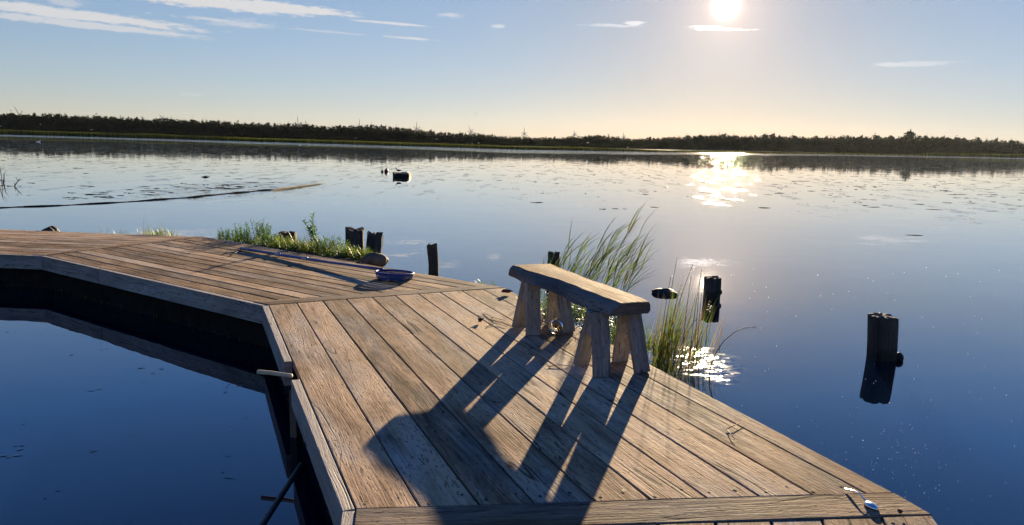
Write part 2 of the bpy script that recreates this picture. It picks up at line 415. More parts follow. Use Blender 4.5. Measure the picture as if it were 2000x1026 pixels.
def watermat():
    m, T, b, o = newmat('calm_lagoon_water')
    b.inputs['Base Color'].default_value = (.0008, .0045, .015, 1)
    b.inputs['IOR'].default_value = 1.36; b.inputs['Coat Weight'].default_value = 1; b.inputs['Coat IOR'].default_value = 1.22; b.inputs['Specular IOR Level'].default_value = .5
    pos = T.new('ShaderNodeNewGeometry').outputs['Position']; xy = T.sep(pos)
    shore = T.new('ShaderNodeAttribute', attribute_name='shore').outputs['Fac']      # 0 here ... 1 at the far shore
    flat = T.comb(xy[0], xy[1], 0)
    dist = T.v('LENGTH', flat)

    def slopes(sx, sy, detail, seed, amp):
        c = T.noise(T.v('ADD', T.v('MULTIPLY', flat, (sx, sy, 1)), (seed, seed * .7, 0)), 1, detail, .55, 0, 'Color')
        return T.v('SCALE', T.v('MULTIPLY', T.v('SUBTRACT', c, (.5, .5, .5)), (1, 1, 0)), scale=amp)
    calm = T.v('ADD', slopes(.8, 1.6, 2, 3.3, .010), slopes(5, 9, 2, 8.8, .008))
    # cat's-paws: streaks of small ripples, more and more of them with distance
    st = T.noise(T.v('MULTIPLY', flat, (.05, .26, 1)), 1, 4, .62, .4)
    far = T.sm(dist, 17, 45)
    streak = T.m('MULTIPLY', T.sm(st, T.m('SUBTRACT', .62, T.m('MULTIPLY', far, .15)), .66), far)
    st2 = T.noise(T.v('MULTIPLY', flat, (1.1, 3.4, 1)), 1, 3, .6)
    broken = T.sm(st2, .47, .60)
    amp = T.m('MULTIPLY', T.m('MULTIPLY', streak, broken), .05)
    fineb = T.sm(T.noise(T.v('MULTIPLY', flat, (1.9, 4.6, 1)), 1, 2, .6), .49, .56)
    amp = T.m('ADD', amp, T.m('MULTIPLY', T.m('MULTIPLY', fineb, T.m('MULTIPLY', T.sm(dist, 19, 32), T.sm(T.noise(T.v('MULTIPLY', flat, (1.3, .30, 1)), 1, 3, .6), .555, .592))), .44))
    amp = T.m('ADD', amp, T.sm(shore, RIP0, RIP1, 0, .34))
    # ripple patches where the reeds stand, at the sun's mirror point, behind the weed spit

    def patch(cx, cy, rx, ry, a, sc_=.9):
        dx = T.m('DIVIDE', T.m('SUBTRACT', xy[0], cx), rx); dy = T.m('DIVIDE', T.m('SUBTRACT', xy[1], cy), ry)
        r = T.m('ADD', T.m('MULTIPLY', dx, dx), T.m('MULTIPLY', dy, dy))
        n = T.noise(T.v('MULTIPLY', flat, (sc_, sc_ * 2.6, 1)), 1.6, 4, .65)
        return T.m('MULTIPLY', T.sm(T.m('ADD', r, T.m('MULTIPLY', T.m('SUBTRACT', n, .5), 1.9)), .25, 1., 1., 0.), a)
    # faint breaths of air on the near water
    nb = T.m('MULTIPLY', T.sm(T.noise(T.v('MULTIPLY', flat, (.9, 2.6, 1)), 1, 5, .65, .3), .60, .70), T.sm(dist, 14, 9))
    amp = T.m('ADD', amp, T.m('MULTIPLY', nb, .07))
    for args in PATCHES: amp = T.m('ADD', amp, patch(*args))
    rip = T.v('ADD', T.v('ADD', slopes(9, 22, 2, 1.7, .8), slopes(28, 60, 1, 5.1, .4)), T.v('SCALE', slopes(1.6, 4.2, 2, 2.9, .8), scale=T.sm(dist, 9, 20)))
    nrm = T.v('NORMALIZE', T.v('ADD', T.v('ADD', calm, T.v('MULTIPLY', T.v('SCALE', rip, scale=amp), T.comb(T.sm(dist, 12, 25, 1., 2.4), 1, 1))), (0, 0, 1)))
    T.l.new(nrm, b.inputs['Normal']); T.l.new(nrm, b.inputs['Coat Normal'])
    ro = T.m('MINIMUM', T.m('MULTIPLY', amp, .12), .04)
    T.put(b.inputs['Roughness'], ro); T.put(b.inputs['Coat Roughness'], ro)
    return m


RIP0, RIP1 = .52, .72
PATCHES = [(1.60, 6.3, .52, .72, .42, 1.5), (2.9, 12.2, 1.3, 1.0, .012, .9), (-10.0, 27.0, 3.5, 7.5, .14, .6), (-6.6, 24.0, 1.2, 4.0, .05, .6)]
M['water'] = watermat()

# ------------------------------------------------------------------ water and far land
SHORE = [(-1500, 900), (-700, 640), (-371, 540), (-134, 388), (-1, 275), (60, 330), (153, 452), (350, 690), (605, 890), (1000, 1150), (2200, 1700)]
saz = np.array([math.atan2(x, y) for x, y in SHORE]); sd = np.array([math.hypot(x, y) for x, y in SHORE])


def shore_d(a): return float(np.interp(a, saz, sd))


def build_water():
    A = np.concatenate([np.linspace(-math.pi, saz[0] - .02, 16), np.linspace(saz[0], saz[-1], 120), np.linspace(saz[-1] + .02, math.pi, 16)])
    rel = [0.004, .05, .3, .6, .8, .86, .9, .94, .98, 1.05, 1.5, 3, 7]
    V = [(0, 0, 0)]; sh = [0]
    for r in rel:
        for a in A:
            d = min(4500, shore_d(float(a)) * r) if saz[0] <= a <= saz[-1] else min(4500, 900 * r)
            V.append((math.sin(a) * d, math.cos(a) * d, 0)); sh.append(min(r, 1.5) if saz[0] <= a <= saz[-1] else min(r, .5))
    n = len(A); F = []
    for k in range(n - 1): F.append((0, 1 + k + 1, 1 + k))
    for i in range(len(rel) - 1):
        for k in range(n - 1):
            a = 1 + i * n + k; F.append((a, a + 1, a + n + 1, a + n))
    me = bpy.data.meshes.new('water'); me.from_pydata(V, [], F)
    at = me.attributes.new('shore', 'FLOAT', 'POINT'); at.data.foreach_set('value', sh)
    me.materials.append(M['water'])
    for p in me.polygons:
        if p.normal.z < 0: p.flip()
    me.update()
    o = bpy.data.objects.new('water', me); COL.objects.link(o)
    tag(o, 'calm blue lagoon water mirroring the evening sky', kind='structure')


build_water()


def build_land():
    A = np.linspace(saz[0], saz[-1], 160); rel = [(1.0, -.4), (1.004, .25), (1.03, .5), (1.4, 2.5), (2.5, 4), (7, 6)]
    V = []; F = []
    for r, z in rel:
        for a in A:
            d = min(4450, shore_d(float(a)) * r); V.append((math.sin(a) * d, math.cos(a) * d, z))
    n = len(A)
    for i in range(len(rel) - 1):
        for k in range(n - 1):
            a = i * n + k; F.append((a, a + 1, a + n + 1, a + n))
    o = fast_mesh('far_shore_ground', V, F, M['land'])
    tag(o, 'low green land of the far shore under the wood', kind='structure')


build_land()

# skyline of the far wood in photograph pixels
SKY = [(-300, 216), (0, 222), (120, 224), (250, 231), (375, 234), (500, 241), (590, 243), (615, 246), (690, 246), (725, 245), (780, 250), (830, 255), (880, 260), (930, 260), (1000, 267),
       (1090, 268), (1155, 264), (1180, 265), (1230, 270), (1300, 268), (1350, 265), (1410, 263), (1440, 266), (1500, 264), (1540, 265), (1575, 269), (1700, 267), (1760, 268), (1800, 267), (1870, 271), (1930, 274), (2000, 277), (2300, 286)]
rng = np.random.default_rng(7)
random.seed(7)


def leaf_quads(C, S, rng, flat=.0):
    """random oriented quads: centres C (n,3), half sizes S (n,)"""
    n = len(C)
    a = rng.normal(size=(n, 3)); a /= np.linalg.norm(a, axis=1)[:, None]
    b = rng.normal(size=(n, 3)); b -= a * (a * b).sum(1)[:, None]; b /= np.linalg.norm(b, axis=1)[:, None]
    a *= S[:, None]; b *= S[:, None] * .7
    V = np.stack([C - a - b, C + a - b * .4, C + a * .8 + b, C - a * .5 + b * 1.1], 1).reshape(-1, 3)
    return V


def pine_crown(rng, n, lean=.0):
    """unit pine crown: height 1, base at 0; ragged flat clumps on an open stem"""
    cl = rng.integers(5, 9); C = []; S = []
    top = .93
    for k in range(cl):
        h = .38 + (top - .38) * (k + rng.uniform(-.3, .3)) / (cl - 1)
        r = .20 * (1 - .75 * max(0, h - .45) / .55) * rng.uniform(.6, 1.25)
        an = rng.uniform(0, 6.28); off = r * .6
        m = max(4, int(n / cl))
        c = rng.normal(size=(m, 3)) * np.array([r * .55, r * .55, .05]) + np.array([math.cos(an) * off + lean * h, math.sin(an) * off, h])
        C.append(c); S.append(rng.uniform(.02, .045, m))
    return np.concatenate(C), np.concatenate(S)


def forest():
    Vs = []; tones = []
    for row, (back, lo, hi, step, nq) in enumerate(((.15, .30, .5, 3.0, 110), (.165, .4, .65, 3.0, 110), (.18, .50, .85, 3.4, 120), (.20, .70, .95, 3.2, 130), (.24, .84, 1.03, 2.4, 150))):
        x = -200.0
        while x < 2200:
            yt = np.interp(x, [p[0] for p in SKY], [p[1] for p in SKY])
            a_, e_ = azel(x, yt); a_ = R_(a_)
            d = shore_d(a_) * (1 + back + rng.uniform(-.012, .012))
            top = HW + d * math.tan(R_(e_)); g = 1.0
            h = (top - g) * rng.uniform(lo, hi)
            n = int(nq * rng.uniform(.8, 1.2))
            if row < 2 and rng.random() < .6:        # rounder broadleaf at the edge
                C = rng.normal(size=(n, 3)) * np.array([.22, .22, .2]); C[:, 2] = np.abs(C[:, 2] + .45); S = rng.uniform(.03, .06, n)
            else:
                C, S = pine_crown(rng, n, rng.uniform(0, .12))
                u = rng.uniform(.0, .75, n // 3); CC = rng.normal(size=(n // 3, 3)) * .12; CC[:, 2] = u
                C = np.concatenate([C, CC]); S = np.concatenate([S, rng.uniform(.03, .06, n // 3)])
            V = leaf_quads(C, S, rng) * h
            w = rng.uniform(.9, 1.5) * (1.25 if row < 2 else 1)
            V[:, :2] *= w
            V += np.array([math.sin(a_) * d, math.cos(a_) * d, g])
            Vs.append(V)
            t = np.clip(rng.normal(.42 + (.15 if row < 2 else 0), .18) + rng.normal(0, .12, len(V) // 4), 0, 1); tones.append(t)
            x += step * rng.uniform(.6, 1.4)
    V = np.concatenate(Vs); F = np.arange(len(V)).reshape(-1, 4)
    o = fast_mesh('forest', V, F, M['pine'], np.concatenate(tones))
    tag(o, 'dark distant wood along the far shore of the lagoon', kind='stuff')


forest()


def skyline_pines():
    protos = []
    for k in range(3):
        C, S = pine_crown(rng, 340, .06); V = leaf_quads(C, S, rng)
        root = thing('pine_tree', 'ragged dark pine standing up above the far treeline', 'pine tree', group='pines standing above the far treeline')
        fast_mesh('crown', V, np.arange(len(V)).reshape(-1, 4), M['pine'], np.clip(rng.normal(.4, .15, len(V) // 4), 0, 1), root)
        t = MB(); t.tube([(0, 0, -.02), (.01, 0, .4), (.05, 0, .93)], [.02, .014, .004], 6); t.build('trunk', M['pinebark'], root)
        protos.append(root)
    xs = [(20, -3), (62, -2), (110, -3), (190, -3), (262, -2), (330, -2), (372, -1), (520, -2), (560, -3), (595, -2), (660, -2), (722, -3), (772, -2), (838, -3), (895, -2), (1165, -1),
          (1268, -2), (1340, -3), (1365, -2), (1412, -4), (1432, -2), (1490, -3), (1505, -6), (1548, -3), (1592, -6), (1612, -4), (1640, -3), (1655, -5), (1680, -5), (1708, -6), (1738, -5),
          (1772, -12), (1778, -11), (1806, -4), (1840, -5), (1868, -5), (1910, -8), (1944, -7), (1977, -3)]
    for i, (x, dy) in enumerate(xs):
        k = i % 3
        yt = float(np.interp(x, [p[0] for p in SKY], [p[1] for p in SKY])) + (dy if dy < -10 else dy * .6)
        a_, e_ = azel(x, yt); a_ = R_(a_); d = shore_d(a_) * 1.215; h = HW + d * math.tan(R_(e_)) - 1
        o = protos[k]
        if i >= 3:
            o = protos[k].copy(); COL.objects.link(o)
            for ch in protos[k].children:
                c = ch.copy(); COL.objects.link(c); c.parent = o
        o.location = (math.sin(a_) * d, math.cos(a_) * d, 1.0)
        w = h * random.uniform(1.0, 1.4) ; o.scale = (w, w, h); o.rotation_euler = (0, R_(random.uniform(1, 6)), random.uniform(-.5, .5))


skyline_pines()


def reed_belt():
    px = [p[0] for p in SKY]
    hx = [-300, 0, 250, 300, 345, 500, 760, 1000, 1080, 1090, 1200, 1300, 1520, 1560, 1790, 1820, 2000, 2300]
    hp = [8, 8, 7.5, 9, 8, 7, 7, 6.5, 6, 7, 5.5, 3.5, 3, 2.5, 3, 6, 6, 6]
    V = []; F = []; tone = []
    x = -250.0
    while x < 2250:
        for k in range(5):
            xx = x + rng.uniform(-.7, .7)
            a_, _ = azel(xx, 290); a_ = R_(a_); d0 = shore_d(a_)
            d = d0 * (1.0 + .022 * (k + rng.uniform(0, 1)) / 5)
            h = d0 * float(np.interp(xx, hx, hp)) / FPX * rng.uniform(.86, 1.03)
            w = d0 * .9 / FPX * rng.uniform(.7, 1.6)
            c = np.array([math.sin(a_) * d, math.cos(a_) * d, -.05]); s = np.array([math.cos(a_), -math.sin(a_), 0]) * w
            y_ = np.array([math.sin(a_), math.cos(a_), 0]) * rng.uniform(-.6, .6) * w
            b = len(V)
            V += [c - s, c + s, c + s * rng.uniform(.3, 1) + y_ + [0, 0, h], c - s * rng.uniform(.3, 1) + y_ * .3 + [0, 0, h * rng.uniform(.9, 1)]]
            F.append((b, b + 1, b + 2, b + 3)); tone.append(np.clip(rng.normal(.5, .2), 0, 1))
        x += 1.3
    o = fast_mesh('reed_belt', np.array(V), F, M['reedbelt'], tone)
    tag(o, 'green reed belt fringing the far shoreline', kind='stuff')


reed_belt()


def wind_turbines():
    specs = [(40, 226, 16, 118, 5, 'with one blade showing above the wood at the far left'), (318, 232, 8, 125, 35, 'with a leaning blade tip left of the weed spit'),
             (582, 244, 13, 95, 70, 'taller of the close pair above the wood'), (600, 246, 9, 105, 20, 'shorter of the close pair above the wood'), (702, 248, 12, 92, 50, 'with an upright blade over the middle of the left wood'),
             (814, 252, 12, 88, 10, 'with an upright blade above where the wood slopes down'), (920, 258, 11, 110, 0, 'with two blades spread in a V above the trees'),
             (1024, 262, 10, 92, 0, 'whole rotor and tower standing clear above the low trees'), (1122, 263.5, 7, 95, 0, 'small and dark above the low wood, left of the tree hump'), (1218, 268, 8, 98, 0, 'small and pale just right of the tree hump')]
    base = None
    for (x, y, bl, rot, yaw, lab) in specs:
        D = 4000.0
        hub = PD(x, y, D); L = bl * D / FPX
        root = thing('wind_turbine', 'far grey wind turbine ' + lab, 'wind turbine', (hub.x, hub.y, 0), 'wind turbines beyond the far wood')
        if base is None:
            t = MB(); t.tube([(0, 0, 0), (0, 0, .5), (0, 0, 1)], [2.6, 2.1, 1.5], 10); tower = t.build('tower', M['grey'], root)
            b_ = MB(); b_.loft([[(-1.8, yy, -1.8), (1.8, yy, -1.8), (1.8, yy, 1.8), (-1.8, yy, 1.8)] for yy in (-5.5, 6)]); nac = b_.build('nacelle', M['grey'], root)
            q = MB(); q.tube([(0, -6.5, 0), (0, -6.4, .06), (0, -6.6, .3), (0, -6.8, .7), (0, -7, 1)], [1.2, 1.6, 2.2, 1.4, .5], 6); bla = q.build('blade', M['grey'], root)
            base = (tower, nac, bla); parts = [tower, nac, bla]
        else:
            parts = []
            for p in base:
                c = p.copy(); COL.objects.link(c); c.parent = root; parts.append(c)
        blades = [parts[2]]
        for k in range(2):
            c = base[2].copy(); COL.objects.link(c); c.parent = root; blades.append(c)
        parts[0].scale = (1, 1, hub.z); parts[1].location = (0, 0, hub.z)
        for k, bb in enumerate(blades):
            bb.scale = (1, 1, L); bb.location = (0, 0, hub.z)
            bb.rotation_euler = (0, R_(90 - rot + 120 * k), 0)
        root.rotation_euler = (0, 0, R_(yaw * .4))


wind_turbines()


# ------------------------------------------------------------------ the jetty
def clip(poly, n, c):
    """keep the side n.p <= c of a 2-D polygon"""
    out = []
    for i in range(len(poly)):
        a, b = poly[i], poly[(i + 1) % len(poly)]
        da = a[0] * n[0] + a[1] * n[1] - c; db = b[0] * n[0] + b[1] * n[1] - c
        if da <= 0: out.append(a)
        if (da < 0 < db) or (db < 0 < da):
            t = da / (da - db); out.append((a[0] + (b[0] - a[0]) * t, a[1] + (b[1] - a[1]) * t))
    return out


def ccw(poly):
    s = sum(poly[i][0] * poly[(i + 1) % len(poly)][1] - poly[(i + 1) % len(poly)][0] * poly[i][1] for i in range(len(poly)))
    return poly if s > 0 else poly[::-1]


def inset(poly, d):
    poly = ccw(poly); out = []
    n = len(poly)
    for i in range(n):
        p0, p1, p2 = Vector(poly[i - 1]), Vector(poly[i]), Vector(poly[(i + 1) % n])
        a = (p1 - p0); b = (p2 - p1)
        if a.length < 1e-6 or b.length < 1e-6: out.append(tuple(p1)); continue
        a.normalize(); b.normalize()
        na = Vector((-a.y, a.x)); nb = Vector((-b.y, b.x)); m = na + nb
        k = max(.35, m.dot(na)); out.append(tuple(p1 + m * (d / k)))
    return out


def board(mb, poly, z, th, direc, tone, ch=.004, rough_z=.0):
    """a plank of outline poly: chamfered slab with grain uv along direc"""
    if len(poly) < 3: return
    poly = ccw(poly); top = inset(poly, ch)
    ox, oy = random.uniform(0, 60), random.uniform(0, 60)
    dx, dy = direc

    def uv(p, s=0): return (p[0] * dx + p[1] * dy + ox, -p[0] * dy + p[1] * dx + oy + s)
    tx, ty = random.uniform(-1, 1) * rough_z, random.uniform(-1, 1) * rough_z
    cx = sum(p[0] for p in poly) / len(poly); cy = sum(p[1] for p in poly) / len(poly)

    def zz(p): return z + tx + ty * 3 * (-(p[0] - cx) * dy + (p[1] - cy) * dx)
    mb.face([(p[0], p[1], zz(p)) for p in top], [uv(p) for p in top], tone)
    n = len(poly)
    for i in range(n):
        j = (i + 1) % n
        a, b, ta, tb = poly[i], poly[j], top[i], top[j]
        mb.face([(a[0], a[1], zz(a) - ch), (b[0], b[1], zz(b) - ch), (tb[0], tb[1], zz(tb)), (ta[0], ta[1], zz(ta))], [uv(a, .01), uv(b, .01), uv(tb), uv(ta)], tone)
        e = uv(a); f = uv(b)
        L = math.hypot(b[0] - a[0], b[1] - a[1])
        mb.face([(a[0], a[1], z - th), (b[0], b[1], z - th), (b[0], b[1], zz(b) - ch), (a[0], a[1], zz(a) - ch)], [(ox, oy), (ox + L, oy), (ox + L, oy + th), (ox, oy + th)], tone)
    mb.face([(p[0], p[1], z - th) for p in poly][::-1], None, tone)


def V2(p): return (p.x, p.y)


J1i, J1o = (-5.627, 8.711), (-4.516, 10.755)
J2i, J2o = (-2.184, 6.341), (-0.072, 7.427)
J3i, J3o = (-.650, 2.735), (1.676, 3.012)
J4i, J4o = (-.625, 2.575), V2(P(1822, 1007, ZD))
nd = (math.sin(R_(12)), math.cos(R_(12)))
N5i = (J4i[0] - nd[0] * 5.5, J4i[1] - nd[1] * 5.5); N5o = (J4o[0] - nd[0] * 5.2, J4o[1] - nd[1] * 5.2)
L0i = (-12.5, 9.3); L0o = (-12.7, 11.55)
jetty = thing('jetty', 'weathered plank jetty bending in straight sections round a dark pool', 'jetty')


def off(p, q, d):
    """the segment p-q moved to its left by d"""
    v = Vector((q[0] - p[0], q[1] - p[1])).normalized(); n = (-v.y * d, v.x * d)
    return (p[0] + n[0], p[1] + n[1]), (q[0] + n[0], q[1] + n[1])


def deck_section(corners, direc, width, nails=True, gap=1.0):
    """corners: inner start, inner end, outer end, outer start; planks run along direc"""
    poly = ccw(corners); dx, dy = direc; n = (-dy, dx)
    s = [p[0] * n[0] + p[1] * n[1] for p in poly]; lo, hi = min(s), max(s)
    cnt = max(1, round((hi - lo) / width)); w = (hi - lo) / cnt
    mb = MB(); edges = [lo + w * k + (random.uniform(-.012, .012) if 0 < k < cnt else 0) for k in range(cnt + 1)]
    for k in range(cnt):
        g0 = gap * random.uniform(.0022, .0062); g1 = gap * random.uniform(.0022, .0062)
        pl = clip(clip(poly, n, edges[k + 1] - g1), (-n[0], -n[1]), -(edges[k] + g0))
        if len(pl) < 3: continue
        board(mb, pl, ZD, .045, direc, random.uniform(.25, .8), .004, .0015)
        if nails:
            t = [p[0] * dx + p[1] * dy for p in pl]
            mid = (edges[k] + edges[k + 1]) / 2
            for e, sg in ((min(t), 1), (max(t), -1)):
                for f in (-.27, .27):
                    tt = e + sg * (abs(f) * w * .6 + random.uniform(.05, .085)); ss = mid + f * w + random.uniform(-.02, .02)
                    c = (tt * dx + ss * n[0], tt * dy + ss * n[1])
                    if inside(pl, c, .02):
                        rr = random.uniform(.0055, .009); a0 = random.uniform(0, 6)
                        mb.face([(c[0] + rr * (1.5 * math.cos(q) * dx + math.sin(q) * n[0]), c[1] + rr * (1.5 * math.cos(q) * dy + math.sin(q) * n[1]), ZD + .0034) for q in [a0 + j * 1.0472 for j in range(6)]], None, .5, 1)
    return mb.build('deck_section', [M['deck'], M['nail']], jetty)


def inside(poly, c, m):
    poly = ccw(poly)
    for i in range(len(poly)):
        a, b = Vector(poly[i]), Vector(poly[(i + 1) % len(poly)])
        e = b - a
        if e.length < 1e-6: continue
        if (e.x * (c[1] - a.y) - e.y * (c[0] - a.x)) / e.length < m: return False
    return True


def joint_board(a, b, d, name='joint_board', tone=.4):
    """a mitred board from a to b, width d towards the left of a->b"""
    p, q = off(a, b, d)
    v = Vector((b[0] - a[0], b[1] - a[1])).normalized()
    mb = MB(); board(mb, [a, b, q, p], ZD + .003, .05, (v.x, v.y), tone, .005); return mb.build(name, M['joint'], jetty)


def unit(a, b): v = Vector((b[0] - a[0], b[1] - a[1])).normalized(); return (v.x, v.y)


def fascia(a, b, outer=False, z0=None, tone=.5):
    """edge board on the line a-b, 5 cm thick, lying to the left of a->b, its top level with the deck"""
    a, b = off(a, b, .012 if outer else 0); a2, b2 = off(a, b, .052); v = unit(a, b)
    mb = MB(); board(mb, [a, b, b2, a2], ZD - (.05 if outer else .002), .165, v, tone, .004); return mb.build('fascia', [M['fascia']], jetty)


FW = .055


def lerp(a, b, t): return (a[0] + (b[0] - a[0]) * t, a[1] + (b[1] - a[1]) * t)


def ext(a, b, d):
    v = unit(a, b); return (b[0] + v[0] * d, b[1] + v[1] * d)


# main section (bench stands on it): inner corners move in by the fascia
m_i0, m_i1 = off(J3i, J2i, -FW)          # right of the inner line (walking away from the camera)
m_o0, m_o1 = J3o, J2o
deck_section([m_i0, m_i1, m_o1, m_o0], unit(J3i, J2i), .228)
# middle section
q_i0, q_i1 = off(J2i, J1i, -FW); q_o0, q_o1 = J2o, J1o
jv = unit(J2i, J2o); jn = (-jv[1], jv[0])
JW = .17
mi0 = lerp(q_i0, q_i1, JW / abs((q_i1[0] - q_i0[0]) * jn[0] + (q_i1[1] - q_i0[1]) * jn[1])); mo0 = lerp(q_o0, q_o1, JW / abs((q_o1[0] - q_o0[0]) * jn[0] + (q_o1[1] - q_o0[1]) * jn[1]))
deck_section([mi0, q_i1, q_o1, mo0], unit(J2i, J1i), .18, True, 1.9)
# far left section
l_i0, l_i1 = off(J1i, L0i, -FW); l_o0, l_o1 = J1o, L0o
kv = unit(J1i, J1o); kn = (-kv[1], kv[0])
li0 = lerp(l_i0, l_i1, .15 / abs((l_i1[0] - l_i0[0]) * kn[0] + (l_i1[1] - l_i0[1]) * kn[1])); lo0 = lerp(l_o0, l_o1, .15 / abs((l_o1[0] - l_o0[0]) * kn[0] + (l_o1[1] - l_o0[1]) * kn[1]))
deck_section([li0, l_i1, l_o1, lo0], unit(J1i, L0i), .18, False, 1.9)
# near section under the camera
n_i0, n_i1 = off(N5i, J4i, -FW); n_o0, n_o1 = N5o, J4o
deck_section([n_i0, n_i1, n_o1, n_o0], nd, .222)


def quad_board(pts, direc, tone):
    mb = MB(); board(mb, pts, ZD + .003, .05, direc, tone, .005); return mb.build('joint_board', M['joint'], jetty)


g = .006
quad_board([off(m_i1, m_o1, g)[0], off(m_i1, m_o1, g)[1], off(mi0, mo0, -g)[1], off(mi0, mo0, -g)[0]], jv, .45)
quad_board([off(q_i1, q_o1, g)[0], off(q_i1, q_o1, g)[1], off(li0, lo0, -g)[1], off(li0, lo0, -g)[0]], kv, .5)
quad_board([off(n_i1, n_o1, .005)[0], off(n_i1, n_o1, .005)[1], off(m_i0, m_o0, -.005)[1], off(m_i0, m_o0, -.005)[0]], unit(J3i, J3o), .42)
# edge boards; the inner one of the main section is cut for a small notch
N0, N1 = V2(P(576, 741, ZD)), V2(P(550, 707, ZD))
dm = unit(J3i, J2i)


def on_line(p): t = (p[0] - J3i[0]) * dm[0] + (p[1] - J3i[1]) * dm[1]; return (J3i[0] + dm[0] * t, J3i[1] + dm[1] * t)


na, nb = on_line((N0[0], N0[1])), on_line((N1[0], N1[1]))


def rfascia(a, b, tone=.5): return fascia(b, a, tone=tone)   # board lies to the right of a->b


rfascia(J3i, na, .62); rfascia(nb, J2i, .55)
mid_cut = lerp(J2i, J1i, .68)
rfascia(J2i, lerp(J2i, J1i, .678), .5); rfascia(lerp(J2i, J1i, .681), J1i, .4); rfascia(J1i, L0i, .45); rfascia(N5i, J4i, .5); rfascia(J4i, J3i, .5)
fascia(J3o, J2o, True); fascia(J2o, J1o, True); fascia(J1o, L0o, True); fascia(N5o, J4o, True); fascia(J4o, J3o, True)
# dark wet bank carrying the deck
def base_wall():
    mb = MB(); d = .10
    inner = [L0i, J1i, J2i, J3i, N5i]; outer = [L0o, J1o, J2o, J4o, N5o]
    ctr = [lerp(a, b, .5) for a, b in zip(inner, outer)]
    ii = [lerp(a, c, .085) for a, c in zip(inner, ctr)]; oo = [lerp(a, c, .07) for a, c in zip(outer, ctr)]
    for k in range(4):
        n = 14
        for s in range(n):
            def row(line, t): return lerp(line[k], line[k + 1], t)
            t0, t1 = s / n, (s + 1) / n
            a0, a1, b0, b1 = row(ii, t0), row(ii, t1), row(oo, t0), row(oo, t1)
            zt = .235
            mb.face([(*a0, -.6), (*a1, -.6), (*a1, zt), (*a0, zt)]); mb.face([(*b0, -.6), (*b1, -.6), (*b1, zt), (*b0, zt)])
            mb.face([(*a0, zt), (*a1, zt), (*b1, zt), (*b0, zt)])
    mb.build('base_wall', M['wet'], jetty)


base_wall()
# stake under the notch
mb = MB(); s0 = Vector((*na, 0)); mb.loft([[(s0.x - .045, s0.y + .10, z), (s0.x + .0, s0.y + .085, z), (s0.x + .012, s0.y + .16, z), (s0.x - .033, s0.y + .175, z)] for z in (-.5, .1, .30)], .5)
mb.build('stake', M['joint'], jetty)


# ------------------------------------------------------------------ bench
ab = R_(22.4); E1 = Vector((-math.sin(ab), math.cos(ab), 0)); E2 = Vector((math.cos(ab), math.sin(ab), 0)); BO = Vector((.586, 4.521, 0))


def BP(u, v, z): return BO + E1 * u + E2 * v + Vector((0, 0, z))


bench = thing('bench', 'rustic slab bench with eight splayed plank legs standing on the jetty', 'bench', BP(.7, .15, ZD))


def bench_part(mb, name, mat):
    o = mb.build(name, mat, bench, loc=bench.location); return o


def build_seat():
    mb = MB(); n = 30; rings = []
    for i in range(n):
        t = i / (n - 1); u = .02 + t * 1.5
        wob = .008 * math.sin(u * 9 + 1) + .006 * math.sin(u * 23)
        L = np.interp(t, [0, .12, .3, .5, .62, .7, .85, 1], [.100, .094, .092, .098, .092, .074, .018, -.006]) + wob * .7   # top left edge
        Lb = np.interp(t, [0, .15, .5, .8, 1], [.020, .012, .010, -.022, -.040]) + wob
        Rr = np.interp(t, [0, .2, .5, .8, 1], [.342, .348, .350, .355, .352]) + .005 * math.sin(u * 13)
        zt = .885 + .004 * math.sin(u * 5) ; zb = .800 + .004 * math.sin(u * 7 + 2) - (.012 if t < .1 else 0) * 0
        u2 = u + 0
        bev = .012
        if i == 0: pass
        sk = .03 * (1 if i == 0 else 0)
        rings.append([BP(u2, Lb + .012, zb), BP(u2, Lb, zb + .012), BP(u2, Lb * .45 + L * .55 - .008, zt - .03), BP(u2, L - bev * .3, zt - .008), BP(u2, L + bev, zt),
                      BP(u2, (L + Rr) / 2, zt + .002), BP(u2, Rr - .014, zt - .002), BP(u2, Rr, zt - .018), BP(u2, Rr + .004, zb + .02), BP(u2, Rr - .012, zb)])
    # rounded, slightly weathered ends
    def shrink(r, du, k):
        c = sum(r, Vector()) / len(r); return [c + (p - c) * k + E1 * du for p in r]
    rings = [shrink(rings[0], -.018, .93)] + [shrink(rings[0], -.008, .985)] + rings + [shrink(rings[-1], .012, .985), shrink(rings[-1], .022, .92)]
    m = 10; b = len(rings)
    vs = [p for r in rings for p in r]; 
    uvs_top = [((p - BO).dot(E1) + 3, (p - BO).dot(E2) + 7) for p in vs]
    uvs_side = [((p - BO).dot(E1) + 13, p.z * 1.0 + 4) for p in vs]
    for i in range(b - 1):
        for k in range(m):
            k2 = (k + 1) % m; f = (i * m + k, i * m + k2, (i + 1) * m + k2, (i + 1) * m + k)
            topf = k in (4, 5)
            mb.face([vs[q] for q in f], [(uvs_top if topf else uvs_side)[q] for q in f], .55, 0 if topf or k == 6 else 1)
    for r0, rev in ((0, True), ((b - 1) * m, False)):
        f = [r0 + k for k in range(m)]
        if rev: f = f[::-1]
        mb.face([vs[q] for q in f], [((vs[q] - BO).dot(E2) * 2, vs[q].z + 9) for q in f], .4, 1)
    o = bench_part(mb, 'seat', [M['seat'], M['bark']])
    return o


build_seat()


